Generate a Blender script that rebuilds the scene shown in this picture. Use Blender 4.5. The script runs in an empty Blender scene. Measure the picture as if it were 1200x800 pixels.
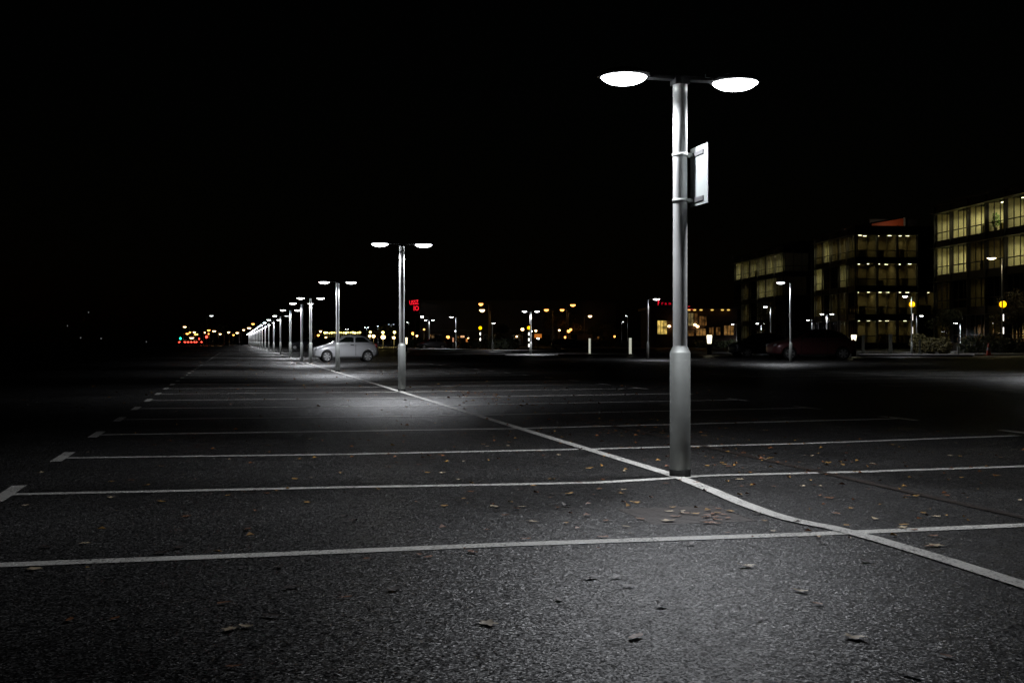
import bpy, bmesh, math, random
from mathutils import Vector, Matrix
R = math.radians
rnd = random.Random(11)
sc = bpy.context.scene
COL = sc.collection

# ------------------------------------------------------------------ camera model
F = 1390.0            # focal length in photo pixels (photo is 1200 wide)
CH = 1.05             # camera height
HZ = 400.5
def G(px, py, z=0.0):
    Y = CH * F / (py - HZ)
    return Vector(((px - 600) / F * Y, Y, z))
def P(px, py, Y):      # a point at pixel px,py and depth Y
    return Vector(((px - 600) / F * Y, Y, CH + (HZ - py) / F * Y))

cam = bpy.data.cameras.new('camera')
cam.sensor_width = 36; cam.lens = 36 * F / 1200; cam.clip_end = 6000; cam.clip_start = 0.05
co = bpy.data.objects.new('camera', cam); COL.objects.link(co)
co.location = (0, 0, CH); co.rotation_euler = (R(90), 0, 0)
sc.camera = co

# ------------------------------------------------------------------ world
w = bpy.data.worlds.new('World'); sc.world = w; w.use_nodes = True
nt = w.node_tree
sky = nt.nodes.new('ShaderNodeTexSky'); sky.sky_type = 'NISHITA'; sky.sun_disc = False
sky.sun_elevation = R(2); sky.sun_rotation = R(200)
bg = nt.nodes['Background']; bg.inputs[1].default_value = 0.00025
nt.links.new(sky.outputs[0], bg.inputs[0])
sc.view_settings.view_transform = 'Standard'; sc.view_settings.look = 'None'
sc.view_settings.exposure = 0; sc.view_settings.gamma = 1
sc.cycles.max_bounces = 5; sc.cycles.diffuse_bounces = 2; sc.cycles.glossy_bounces = 2
sc.cycles.transparent_max_bounces = 12
sc.cycles.caustics_reflective = False; sc.cycles.caustics_refractive = False
sc.cycles.use_denoising = True; sc.cycles.denoising_prefilter = 'NONE'; sc.cycles.denoiser = 'OPENIMAGEDENOISE'
sc.cycles.use_light_tree = True
sc.cycles.sample_clamp_indirect = 4

# ------------------------------------------------------------------ materials
def base_mat(name):
    m = bpy.data.materials.new(name); m.use_nodes = True
    n = m.node_tree.nodes; l = m.node_tree.links
    return m, n, l, n['Principled BSDF']
def mat(name, c, rough=0.6, metal=0.0, var=0.25, scale=3.0, spec=0.5, bump=0.0, coat=0.0):
    m, n, l, b = base_mat(name)
    tc = n.new('ShaderNodeTexCoord'); nz = n.new('ShaderNodeTexNoise')
    nz.inputs['Scale'].default_value = scale; nz.inputs['Detail'].default_value = 5
    l.new(tc.outputs['Object'], nz.inputs['Vector'])
    mx = n.new('ShaderNodeMix'); mx.data_type = 'RGBA'
    mx.inputs[6].default_value = tuple(x * (1 - var) for x in c) + (1,)
    mx.inputs[7].default_value = tuple(min(1, x * (1 + var)) for x in c) + (1,)
    l.new(nz.outputs[0], mx.inputs[0]); l.new(mx.outputs[2], b.inputs['Base Color'])
    b.inputs['Roughness'].default_value = rough; b.inputs['Metallic'].default_value = metal
    b.inputs['Specular IOR Level'].default_value = spec
    b.inputs['Coat Weight'].default_value = coat
    if bump:
        bp = n.new('ShaderNodeBump'); bp.inputs['Strength'].default_value = bump
        bp.inputs['Distance'].default_value = 0.01
        l.new(nz.outputs[0], bp.inputs['Height']); l.new(bp.outputs[0], b.inputs['Normal'])
    return m
def emit(name, c, s, sampled=True):
    m, n, l, b = base_mat(name)
    b.inputs['Base Color'].default_value = (0.6, 0.6, 0.6, 1)
    b.inputs['Emission Color'].default_value = tuple(c) + (1,)
    b.inputs['Emission Strength'].default_value = s
    if not sampled:
        m.cycles.emission_sampling = 'NONE'
    return m
def asphalt():
    m, n, l, b = base_mat('asphalt')
    tc = n.new('ShaderNodeTexCoord'); v = tc.outputs['Object']
    vo = n.new('ShaderNodeTexVoronoi'); vo.inputs['Scale'].default_value = 125; l.new(v, vo.inputs['Vector'])
    vf = n.new('ShaderNodeTexVoronoi'); vf.inputs['Scale'].default_value = 260; l.new(v, vf.inputs['Vector'])
    big = n.new('ShaderNodeTexNoise'); big.inputs['Scale'].default_value = 0.55; big.inputs['Detail'].default_value = 6
    big.inputs['Roughness'].default_value = 0.6; l.new(v, big.inputs['Vector'])
    med = n.new('ShaderNodeTexNoise'); med.inputs['Scale'].default_value = 7; med.inputs['Detail'].default_value = 6; l.new(v, med.inputs['Vector'])
    # aggregate colour: a few pale chips among dark binder
    sep = n.new('ShaderNodeSeparateColor'); l.new(vo.outputs['Color'], sep.inputs[0])
    cr = n.new('ShaderNodeValToRGB'); l.new(sep.outputs[0], cr.inputs[0])
    e = cr.color_ramp.elements
    e[0].position = 0.0; e[0].color = (0.012, 0.012, 0.013, 1)
    e[1].position = 1.0; e[1].color = (0.30, 0.295, 0.29, 1)
    x = e.new(0.5); x.color = (0.030, 0.030, 0.030, 1)
    x = e.new(0.82); x.color = (0.095, 0.093, 0.09, 1)
    mr = n.new('ShaderNodeMapRange'); l.new(big.outputs[0], mr.inputs[0])
    mr.inputs[1].default_value = 0.3; mr.inputs[2].default_value = 0.7; mr.inputs[3].default_value = 0.28; mr.inputs[4].default_value = 0.68
    mu = n.new('ShaderNodeMix'); mu.data_type = 'RGBA'; mu.blend_type = 'MULTIPLY'; mu.inputs[0].default_value = 1
    l.new(cr.outputs[0], mu.inputs[6]); l.new(mr.outputs[0], mu.inputs[7]); l.new(mu.outputs[2], b.inputs['Base Color'])
    rr = n.new('ShaderNodeMapRange'); l.new(med.outputs[0], rr.inputs[0])
    rr.inputs[1].default_value = 0.3; rr.inputs[2].default_value = 0.7; rr.inputs[3].default_value = 0.40; rr.inputs[4].default_value = 0.52
    l.new(rr.outputs[0], b.inputs['Roughness'])
    sr = n.new('ShaderNodeMapRange'); l.new(sep.outputs[2], sr.inputs[0]); sr.inputs[1].default_value = 0.25; sr.inputs[2].default_value = 1.0; sr.inputs[3].default_value = 0.03; sr.inputs[4].default_value = 0.66
    l.new(sr.outputs[0], b.inputs['Specular IOR Level'])
    # every stone chip is a little facet with its own tilt
    ge = n.new('ShaderNodeNewGeometry')
    def tilt(vor, k):
        su = n.new('ShaderNodeVectorMath'); su.operation = 'SUBTRACT'; l.new(vor.outputs['Color'], su.inputs[0]); su.inputs[1].default_value = (.5, .5, .5)
        m_ = n.new('ShaderNodeVectorMath'); m_.operation = 'MULTIPLY'; l.new(su.outputs[0], m_.inputs[0]); m_.inputs[1].default_value = (k, k, 0)
        return m_.outputs[0]
    a1 = n.new('ShaderNodeVectorMath'); a1.operation = 'ADD'; l.new(tilt(vo, 0.62), a1.inputs[0]); l.new(tilt(vf, 0.40), a1.inputs[1])
    b2 = n.new('ShaderNodeBump'); b2.inputs['Strength'].default_value = 0.35; b2.inputs['Distance'].default_value = 0.05
    l.new(big.outputs[0], b2.inputs['Height'])
    a2 = n.new('ShaderNodeVectorMath'); a2.operation = 'ADD'; l.new(a1.outputs[0], a2.inputs[0]); l.new(b2.outputs[0], a2.inputs[1])
    nn = n.new('ShaderNodeVectorMath'); nn.operation = 'NORMALIZE'; l.new(a2.outputs[0], nn.inputs[0])
    l.new(nn.outputs[0], b.inputs['Normal'])
    # oil drips and damp patches with a shape of their own
    oil = n.new('ShaderNodeTexVoronoi'); oil.inputs['Scale'].default_value = 0.42; l.new(v, oil.inputs['Vector'])
    wob = n.new('ShaderNodeMath'); wob.operation = 'MULTIPLY_ADD'; l.new(med.outputs[0], wob.inputs[0]); wob.inputs[1].default_value = 0.25; l.new(oil.outputs['Distance'], wob.inputs[2])
    om = n.new('ShaderNodeMapRange'); l.new(wob.outputs[0], om.inputs[0]); om.inputs[1].default_value = 0.16; om.inputs[2].default_value = 0.27
    om.inputs[3].default_value = 0.45; om.inputs[4].default_value = 1.0
    m3 = n.new('ShaderNodeMix'); m3.data_type = 'RGBA'; m3.blend_type = 'MULTIPLY'; m3.inputs[0].default_value = 1
    l.new(mu.outputs[2], m3.inputs[6]); l.new(om.outputs[0], m3.inputs[7]); l.new(m3.outputs[2], b.inputs['Base Color'])
    return m
def paint_line():
    m, n, l, b = base_mat('worn_white_paint')
    tc = n.new('ShaderNodeTexCoord')
    vo = n.new('ShaderNodeTexVoronoi'); vo.inputs['Scale'].default_value = 95; l.new(tc.outputs['Object'], vo.inputs['Vector'])
    nz = n.new('ShaderNodeTexNoise'); nz.inputs['Scale'].default_value = 2.3; nz.inputs['Detail'].default_value = 8
    nz.inputs['Roughness'].default_value = 0.75; l.new(tc.outputs['Object'], nz.inputs['Vector'])
    sep = n.new('ShaderNodeSeparateColor'); l.new(vo.outputs['Color'], sep.inputs[0])
    ad = n.new('ShaderNodeMath'); ad.operation = 'MULTIPLY_ADD'; l.new(sep.outputs[1], ad.inputs[0]); ad.inputs[1].default_value = 0.55
    l.new(nz.outputs[0], ad.inputs[2])
    cr = n.new('ShaderNodeValToRGB'); l.new(ad.outputs[0], cr.inputs[0])
    e = cr.color_ramp.elements
    e[0].position = 0.46; e[0].color = (0.06, 0.06, 0.058, 1); e[1].position = 0.64; e[1].color = (0.66, 0.645, 0.60, 1)
    x = e.new(1.0); x.color = (0.78, 0.77, 0.73, 1)
    l.new(cr.outputs[0], b.inputs['Base Color']); b.inputs['Roughness'].default_value = 0.45
    bp = n.new('ShaderNodeBump'); bp.invert = True; bp.inputs['Strength'].default_value = 0.5; bp.inputs['Distance'].default_value = 0.003
    l.new(vo.outputs['Distance'], bp.inputs['Height']); l.new(bp.outputs[0], b.inputs['Normal'])
    return m
def leaf_mat(name, c):
    m, n, l, b = base_mat(name)
    tc = n.new('ShaderNodeTexCoord'); nz = n.new('ShaderNodeTexNoise'); nz.inputs['Scale'].default_value = 40
    l.new(tc.outputs['Object'], nz.inputs['Vector'])
    mx = n.new('ShaderNodeMix'); mx.data_type = 'RGBA'
    mx.inputs[6].default_value = tuple(x * 0.45 for x in c) + (1,); mx.inputs[7].default_value = tuple(min(1, x * 1.4) for x in c) + (1,)
    l.new(nz.outputs[0], mx.inputs[0]); l.new(mx.outputs[2], b.inputs['Base Color']); b.inputs['Roughness'].default_value = 0.55
    return m
def foliage(name, c):
    m, n, l, b = base_mat(name)
    oi = n.new('ShaderNodeNewGeometry')
    mx = n.new('ShaderNodeMix'); mx.data_type = 'RGBA'
    mx.inputs[6].default_value = tuple(x * 0.5 for x in c) + (1,); mx.inputs[7].default_value = tuple(min(1, x * 1.5) for x in c) + (1,)
    l.new(oi.outputs['Random Per Island'], mx.inputs[0]); l.new(mx.outputs[2], b.inputs['Base Color']); b.inputs['Roughness'].default_value = 0.6
    return m
def glass_pane():
    m = bpy.data.materials.new('window_glass'); m.use_nodes = True
    n = m.node_tree.nodes; l = m.node_tree.links; n.clear()
    o = n.new('ShaderNodeOutputMaterial'); t = n.new('ShaderNodeBsdfTransparent'); t.inputs[0].default_value = (0.82, 0.86, 0.84, 1)
    g = n.new('ShaderNodeBsdfGlossy'); g.inputs['Roughness'].default_value = 0.04
    lw = n.new('ShaderNodeLayerWeight'); lw.inputs[0].default_value = 0.5
    pw = n.new('ShaderNodeMath'); pw.operation = 'POWER'; pw.inputs[1].default_value = 4; l.new(lw.outputs['Facing'], pw.inputs[0])
    fr = n.new('ShaderNodeMath'); fr.operation = 'MULTIPLY_ADD'; fr.inputs[1].default_value = 0.6; fr.inputs[2].default_value = 0.04; l.new(pw.outputs[0], fr.inputs[0])
    tc = n.new('ShaderNodeTexCoord'); nz = n.new('ShaderNodeTexNoise'); nz.inputs['Scale'].default_value = 0.4
    l.new(tc.outputs['Object'], nz.inputs['Vector'])
    bp = n.new('ShaderNodeBump'); bp.inputs['Strength'].default_value = 0.05; l.new(nz.outputs[0], bp.inputs['Height']); l.new(bp.outputs[0], g.inputs['Normal'])
    mx = n.new('ShaderNodeMixShader'); l.new(fr.outputs[0], mx.inputs[0]); l.new(t.outputs[0], mx.inputs[1]); l.new(g.outputs[0], mx.inputs[2])
    l.new(mx.outputs[0], o.inputs[0])
    return m
M = dict(
    asphalt=asphalt(), line=paint_line(), glass=glass_pane(),
    steel=mat('galvanised_steel', (0.74, 0.75, 0.74), 0.42, 0.15, 0.12, 9, bump=0.05),
    steel_base=mat('grey_painted_steel', (0.33, 0.345, 0.33), 0.5, 0.35, 0.18, 6, bump=0.06),
    black=mat('black_rubber', (0.012, 0.012, 0.012), 0.7),
    dark=mat('dark_grey_metal', (0.12, 0.12, 0.125), 0.45, 0.4),
    plate=mat('plain_aluminium_sheet', (0.27, 0.29, 0.285), 0.5, 0.1, 0.08),
    lens=emit('lit_lens_cool', (0.93, 0.97, 1.0), 14, False),
    lens_dim=emit('lit_lens_dim', (0.93, 0.97, 1.0), 1.6, False),
    lens_faint=emit('faint_far_lamp', (0.95, 0.97, 1.0), 0.10, False),
    lens_warm=emit('lit_lens_warm', (1.0, 0.8, 0.45), 12, False),
    sodium=emit('sodium_lantern', (1.0, 0.40, 0.08), 5, False),
    sodium_pale=emit('pale_sodium_lantern', (1.0, 0.62, 0.28), 6, False),
    yellow=emit('yellow_lantern', (1.0, 0.78, 0.22), 3.0, False),
    amber=emit('amber_globe', (1.0, 0.50, 0.0), 2.2, False),
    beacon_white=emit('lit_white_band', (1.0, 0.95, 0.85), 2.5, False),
    beacon_black=mat('black_band', (0.02, 0.02, 0.02), 0.5),
    red_light=emit('red_light', (1.0, 0.05, 0.03), 6, False),
    red_letters=emit('red_sign_letters', (1.0, 0.012, 0.03), 1.25, False),
    red_dim=emit('red_script_letters', (1.0, 0.0, 0.03), 0.55, False),
    green_light=emit('green_signal', (0.02, 1.0, 0.45), 4, False),
    cream_lit=emit('lit_cream_bollard', (1.0, 0.88, 0.6), 2.2, False),
    panel_lit=emit('lit_yellow_panel', (1.0, 0.62, 0.13), 1.0, False),
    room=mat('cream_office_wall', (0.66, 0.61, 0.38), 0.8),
    roomd=mat('dim_room_brown', (0.30, 0.23, 0.10), 0.8),  # dimness of weakly lit rooms put into wall colour; also furniture brown
    tube=emit('ceiling_tube', (1.0, 0.86, 0.52), 8, False),
    cladding=mat('dark_facade_metal', (0.05, 0.05, 0.055), 0.45, 0.3, 0.2, 0.6),
    fin=mat('pale_mullion', (0.42, 0.41, 0.38), 0.5, 0.3),
    orange_clad=mat('orange_cladding', (0.55, 0.10, 0.03), 0.6),
    conc=mat('concrete_paving', (0.30, 0.29, 0.28), 0.75, 0, 0.25, 1.5, bump=0.2),
    kerb=mat('kerb_stone', (0.38, 0.37, 0.36), 0.7, 0, 0.2, 2),
    bark=mat('dark_bark', (0.06, 0.045, 0.03), 0.9, 0, 0.3, 8),
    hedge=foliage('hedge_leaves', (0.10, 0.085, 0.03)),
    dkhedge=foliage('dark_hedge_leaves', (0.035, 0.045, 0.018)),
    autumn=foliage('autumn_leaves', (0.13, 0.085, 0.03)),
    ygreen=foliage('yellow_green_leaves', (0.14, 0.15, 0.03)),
    silver=mat('silver_car_paint', (0.66, 0.67, 0.69), 0.32, 0.15, 0.04, 3, coat=0.6),
    dpaint=mat('black_car_paint', (0.025, 0.025, 0.03), 0.3, 0.2, 0.1, 3, coat=0.6),
    rpaint=mat('dark_red_car_paint', (0.16, 0.05, 0.055), 0.32, 0.2, 0.1, 3, coat=0.6),
    bpaint=mat('dark_blue_car_paint', (0.015, 0.02, 0.035), 0.3, 0.2, 0.1, 3, coat=0.6),
    gpaint=mat('grey_car_paint', (0.16, 0.16, 0.18), 0.3, 0.4, 0.1, 3, coat=0.6),
    cglass=mat('dark_car_glass', (0.010, 0.014, 0.012), 0.06, 0, 0.1, 1, spec=0.7),
    rim=mat('alloy_rim', (0.55, 0.55, 0.55), 0.35, 0.6, 0.1),
    trim=mat('black_plastic', (0.02, 0.02, 0.02), 0.55),
    hlamp=mat('clear_lamp_cover', (0.55, 0.56, 0.58), 0.15, 0.3, 0.1),
    tlamp=mat('red_lamp_cover', (0.25, 0.01, 0.01), 0.2),
    iron=mat('cast_iron', (0.050, 0.039, 0.033), 0.55, 0.1, 0.4, 25),
    cone=mat('orange_cone_plastic', (0.55, 0.07, 0.02), 0.5),
    conew=mat('white_cone_sleeve', (0.6, 0.6, 0.58), 0.4),
    post_lit=emit('emissive_pale_post', (0.95, 0.97, 0.78), 0.45),  # weak emission stands in for lamplight falling on two pale posts
    post=mat('pale_post', (0.50, 0.52, 0.48), 0.6, 0, 0.2, 5),
    shed=mat('dark_shed_cladding', (0.03, 0.02, 0.02), 0.6, 0, 0.3, 0.5),
    brick=mat('brown_brick', (0.05, 0.026, 0.018), 0.85, 0, 0.4, 4),
    potgreen=foliage('office_plant_leaves', (0.10, 0.22, 0.03)),
)

# ------------------------------------------------------------------ mesh helpers
class MB:
    def __init__(s): s.v = []; s.f = []; s.sm = []
    def add(s, vs, fs, smooth=False):
        o = len(s.v); s.v += [tuple(x) for x in vs]
        s.f += [tuple(o + i for i in f) for f in fs]; s.sm += [smooth] * len(fs); return s
    def box(s, a, b, mtx=None):
        (x0, y0, z0), (x1, y1, z1) = a, b
        vs = [(x, y, z) for z in (z0, z1) for y in (y0, y1) for x in (x0, x1)]
        if mtx: vs = [mtx @ Vector(p) for p in vs]
        return s.add(vs, [(0, 2, 3, 1), (4, 5, 7, 6), (0, 1, 5, 4), (2, 6, 7, 3), (0, 4, 6, 2), (1, 3, 7, 5)])
    def tube(s, p, q, r0, r1=None, n=16, caps=True):
        p = Vector(p); q = Vector(q); r1 = r0 if r1 is None else r1
        d = (q - p).normalized(); a = d.orthogonal().normalized(); b = d.cross(a)
        vs = []
        for c, r in ((p, r0), (q, r1)):
            vs += [c + (a * math.cos(t) + b * math.sin(t)) * r for t in [2 * math.pi * i / n for i in range(n)]]
        s.add(vs, [(i, (i + 1) % n, n + (i + 1) % n, n + i) for i in range(n)], True)
        if caps: s.add(vs, [tuple(range(n - 1, -1, -1)), tuple(range(n, 2 * n))])
        return s
    def lathe(s, prof, n=24, c=(0, 0, 0), sx=1, sy=1, smooth=True, mtx=None):
        vs = []
        for r, z in prof:
            for i in range(n):
                t = 2 * math.pi * i / n
                vs.append((c[0] + r * math.cos(t) * sx, c[1] + r * math.sin(t) * sy, c[2] + z))
        if mtx: vs = [mtx @ Vector(p) for p in vs]
        fs = [(j * n + i, j * n + (i + 1) % n, (j + 1) * n + (i + 1) % n, (j + 1) * n + i) for j in range(len(prof) - 1) for i in range(n)]
        s.add(vs, fs, smooth)
        m = len(prof)
        s.add(vs[:n], [tuple(range(n - 1, -1, -1))]); s.add(vs[-n:], [tuple(range(n))])
        return s
    def prism(s, pts, z0, z1):
        n = len(pts)
        vs = [(x, y, z0) for x, y in pts] + [(x, y, z1) for x, y in pts]
        return s.add(vs, [tuple(range(n - 1, -1, -1)), tuple(range(n, 2 * n))] + [(i, (i + 1) % n, n + (i + 1) % n, n + i) for i in range(n)])
    def mesh(s, name):
        me = bpy.data.meshes.new(name); me.from_pydata(s.v, [], s.f)
        me.polygons.foreach_set('use_smooth', s.sm); me.update(); return me
    def build(s, name, m, parent=None):
        me = s.mesh(name); me.materials.append(m)
        return link(name, me, parent)
def link(name, me, parent=None):
    o = bpy.data.objects.new(name, me); COL.objects.link(o)
    if parent: o.parent = parent
    return o
def tag(o, label=None, cat=None, group=None, kind=None):
    if label: o['label'] = label
    if cat: o['category'] = cat
    if group: o['group'] = group
    if kind: o['kind'] = kind
    return o
def empty(name, loc=(0, 0, 0), rz=0):
    o = bpy.data.objects.new(name, None); COL.objects.link(o)
    o.location = loc; o.rotation_euler = (0, 0, rz); o.empty_display_size = 0.2
    return o
CHILD = {}
def kids(o):
    return [c for c in o.children]
def copy_tree(o, parent=None):
    c = o.copy(); COL.objects.link(c); c.parent = parent
    for ch in kids(o): copy_tree(ch, c)
    return c
def fix_normals(me):
    bm = bmesh.new(); bm.from_mesh(me); bmesh.ops.recalc_face_normals(bm, faces=bm.faces); bm.to_mesh(me); bm.free()
NTH = 'first second third fourth fifth sixth seventh eighth ninth tenth eleventh twelfth thirteenth fourteenth fifteenth sixteenth seventeenth eighteenth nineteenth twentieth'.split()
def nth(i):
    return NTH[i] if i < 20 else {20: 'twenty-first', 21: 'twenty-second', 22: 'twenty-third', 23: 'twenty-fourth', 24: 'twenty-fifth', 25: 'twenty-sixth', 26: 'twenty-seventh', 27: 'twenty-eighth', 28: 'twenty-ninth', 29: 'thirtieth'}.get(i, 'thirty-%d' % (i - 29))

# ------------------------------------------------------------------ layout of the car park
U = Vector((-0.2257, 0.9742, 0)).normalized()      # along the lamp row
E = Vector((U.y, -U.x, 0))                         # across the bays, to the right
POLE1 = G(797, 558.5); POLE1.z = 0
step = 2.59 / U.y * U

# ground sheet
g = MB().add([(-2500, -60, 0), (2500, -60, 0), (2500, 4000, 0), (-2500, 4000, 0)], [(0, 1, 2, 3)]).build('ground', M['asphalt'])
tag(g, kind='structure')

def ribbon(pts, width, z=0.004):
    mb = MB(); L = []; n = len(pts)
    for i, p in enumerate(pts):
        d = (pts[min(i + 1, n - 1)] - pts[max(i - 1, 0)]); d.z = 0; d.normalize()
        s = Vector((-d.y, d.x, 0)) * width / 2
        a, b = p + s, p - s
        L += [(a.x, a.y, z), (b.x, b.y, z)]
    mb.add(L, [(2 * i, 2 * i + 1, 2 * i + 3, 2 * i + 2) for i in range(n - 1)])
    return mb
def line(pts, width=0.10, z=0.004, name='bay_line'):
    o = ribbon(pts, width, z).build(name, M['line']); return tag(o, kind='structure')
# the row line that bends round the lamp post
rowpts = [G(1330, 730), G(1200, 687), G(1100, 655), G(1025, 632.5), G(995, 624.5), G(975, 619.5), G(950, 615.0), G(925, 609.5), G(900, 602), G(870, 591), G(835, 576), G(800, 562), G(770, 552)]
rowpts += [POLE1 + U * (t * 15.76 / U.y) + Vector((-0.05, 0, 0)) for t in (0.25, 0.6, 1, 1.7, 2.4, 3.03)]
line(rowpts, 0.105, 0.008, 'row_line')
line([POLE1 + U * t for t in (62, 100, 160, 260, 330)], 0.10, 0.008, 'row_line')
LB = G(8, 580); RD = G(1053, 491)
def left_end(k): return LB + step * k
def right_end(k): return RD + step * (k - 2)
def mid(k): return G(788, 561) + step * k
# measured lines near the camera
line([G(0, 662.8) + (G(0, 662.8) - G(300, 651.2)).normalized() * .5, G(0, 662.8), G(300, 651.2), G(600, 638.5), G(960, 626.2), G(1060, 622), G(1200, 616), G(1200, 616) + (G(1200, 616) - G(600, 638.5)).normalized() * 3.6], 0.115)
line([G(8, 580), G(200, 576), G(400, 571.6), G(600, 568.2), G(700, 566), G(760, 562.6), G(788, 560.5), G(830, 557.8), G(1000, 553.6), G(1200, 547), G(1200, 547) + (G(1200, 547) - G(830, 557.8)).normalized() * 1.9], 0.105)
line([G(76, 537.2), G(400, 533), G(690, 526.8), G(950, 520), G(1192, 511)], 0.10)
for k in range(2, 18):
    line([left_end(k), mid(k), right_end(k)], 0.115)
for k in range(21, 60, 1):
    line([left_end(k), mid(k), right_end(k)], 0.115)
for k in list(range(0, 18)) + list(range(21, 40)):
    c = left_end(k)
    line([c - U * 0.42, c + U * 0.48], 0.10, 0.008, 'bay_end_mark')
for k in range(1, 18):
    c = right_end(k)
    line([c - U * 0.45, c + U * 0.45], 0.10, 0.008, 'bay_end_mark')
# the row of bays across the aisle
for k in range(3, 15):
    c = right_end(k) + E * 6.2
    line([c, c + E * 4.9, c + E * 9.8], 0.10)
    line([c - U * 0.45, c + U * 0.45], 0.10, 0.008, 'bay_end_mark')
c0 = right_end(2) + E * 11.1
line([c0, c0 + U * 20, c0 + U * 33], 0.10, 0.008, 'row_line')

# drainage channel with grating and the gully cover
ch = empty('channel_drain', (0, 0, 0)); tag(ch, 'long narrow slotted channel drain running beside the bay line right of the lamp posts', 'drain')
d0 = POLE1 + E * 1.19
b_ = ribbon([d0 + U * t for t in (-6, 10, 25, 42)], 0.06, 0.003); b_.build('channel_base', M['iron'], ch)
mb = MB()
for s in (-1, 1):
    for t0, t1 in ((-6, 42),):
        a = d0 + U * t0 + E * s * 0.03; b = d0 + U * t1 + E * s * 0.03
        mb.add([a + E * .006 + Vector((0, 0, .009)), a - E * .006 + Vector((0, 0, .009)), b - E * .006 + Vector((0, 0, .009)), b + E * .006 + Vector((0, 0, .009))], [(0, 1, 2, 3)])
t = -6
while t < 14:
    a = d0 + U * t
    mb.add([a - E * .03 + Vector((0, 0, .007)), a + E * .03 + Vector((0, 0, .007)), a + E * .03 + U * .03 + Vector((0, 0, .007)), a - E * .03 + U * .03 + Vector((0, 0, .007))], [(0, 1, 2, 3)])
    t += 0.055
mb.build('grating', M['iron'], ch)
gc = empty('gully_cover', G(803, 603.5), math.atan2(E.y, E.x)); tag(gc, 'square rusty brown gully cover set in the tarmac before the nearest lamp post', 'drain cover')
mb = MB()
mb.box((-.327, -.327, -.02), (.327, -.32, .002)); mb.box((-.327, .32, -.02), (.327, .327, .002)); mb.box((-.327, -.32, -.02), (-.32, .32, .002)); mb.box((.32, -.32, -.02), (.327, .32, .002))
mb.build('cover_frame', M['iron'], gc)
mb = MB()
for i in range(13):
    y = -.30 + i * .05
    mb.box((-.315, y - .019, -.02), (.315, y + .019, .0015))
mb.build('cover_grate', M['iron'], gc)
# a tarmac repair seam

# ------------------------------------------------------------------ lamps
def spot(parent, loc, e, c=(0.93, 0.95, 1.0), size=0.07):
    l = bpy.data.lights.new('lamp_light', 'SPOT'); l.energy = e; l.color = c
    l.spot_size = R(156); l.spot_blend = 0.5; l.shadow_soft_size = size
    o = bpy.data.objects.new('lamp_light', l); COL.objects.link(o); o.parent = parent; o.location = loc
    return o
LAMPCACHE = {}
def lamp_meshes(h, k):
    key = (round(h, 1), round(k, 2))
    if key in LAMPCACHE: return LAMPCACHE[key]
    d = {}
    def mk(name, mb, m):
        me = mb.mesh(name); me.materials.append(M[m]); d[name] = me
    bh = 0.965
    mk('base_section', MB().lathe([(.079 * k, .05), (.080 * k, .06), (.080 * k, bh - .002), (.078 * k, bh), (.058 * k, bh + .045), (.055 * k, bh + .05)], 28), 'steel_base')
    mk('foot_band', MB().lathe([(.083 * k, 0), (.083 * k, .055), (.079 * k, .058)], 28), 'black')
    mk('shaft', MB().lathe([(.055 * k, bh + .05), (.056 * k, 1.6), (.0555 * k, h - .12), (.057 * k, h - .119), (.057 * k, h - .03), (.05 * k, h - .02)], 28), 'steel')
    # crossbar, thin wing shape
    mb = MB()
    mb.box((-.06 * k, -.06 * k, h - .03), (.06 * k, .06 * k, h + .03))
    mk('crossbar_hub', mb, 'dark')
    def arm(s):
        mb = MB()
        pts = [(.04, -.035), (.30, -.055), (.62, -.03), (.62, .03), (.30, .055), (.04, .035)]
        z = h + .004
        vs = [(s * x, y, z + .012 * x) for x, y in pts] + [(s * x, y, z + .028 - .01 * x) for x, y in pts]
        n = 6
        fs = [tuple(range(n)), tuple(range(2 * n - 1, n - 1, -1))] + [(i, n + i, n + (i + 1) % n, (i + 1) % n) for i in range(n)]
        mb.add(vs, fs)
        mb.box((s * .19 - .004, -.05, z + .028), (s * .19 + .004, .05, z + .05))
        me = mb.mesh('arm'); fix_normals(me); me.materials.append(M['dark']); return me
    d['arm_l'] = arm(-1); d['arm_r'] = arm(1)
    mk('head', MB().lathe([(.02, -.004), (.185, -.006), (.205, .004), (.20, .018), (.16, .04), (.09, .058), (.01, .064)], 28), 'dark')
    prof = [(.178, -.006), (.168, -.018), (.145, -.034), (.115, -.048), (.07, -.058), (.01, -.062)]
    for nm, mm in (('lens', 'lens'), ('lens_dim', 'lens_dim'), ('lens_warm', 'lens_warm')):
        mk(nm, MB().lathe(prof[::-1], 24), mm)
    LAMPCACHE[key] = d
    return d
def lamp_post(loc, h, sides, label, group, power, rz=None, k=1.0, col=(0.93, 0.95, 1.0), dim='', lens='lens', off=0.46, hs=1.0, name='lamp_post'):
    if rz is None: rz = math.atan2(E.y, E.x)
    r = empty(name, loc, rz); tag(r, label, 'lamp post', group)
    d = lamp_meshes(h, k)
    bs = link('base_section', d['base_section'], r); link('foot_band', d['foot_band'], bs)
    link('shaft', d['shaft'], r); link('crossbar_hub', d['crossbar_hub'], r)
    for s, nm in ((-1, 'l'), (1, 'r')):
        if nm not in sides.lower(): continue
        link('arm', d['arm_' + nm], r)
        hd = link('head', d['head'], r); hd.location = (s * off, 0, h + .012); hd.scale = (hs,) * 3
        p = power
        ln = lens
        if nm in dim: ln = 'lens_dim'; p = power * 0.12
        link('lens', d[ln], hd)
        if p > 0: spot(r, (s * off, 0, h - .10 * hs), p, col)
    return r
ROWD = [1, 2.69, 4.41, 6.03, 6.86, 8.35, 10.2, 12.1, 13.95, 15.8, 17.7, 19.5, 21.4, 23.3, 25.2, 27.1, 29.0, 30.9, 32.8, 34.7, 36.6, 38.5]
PW = 215
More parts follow.
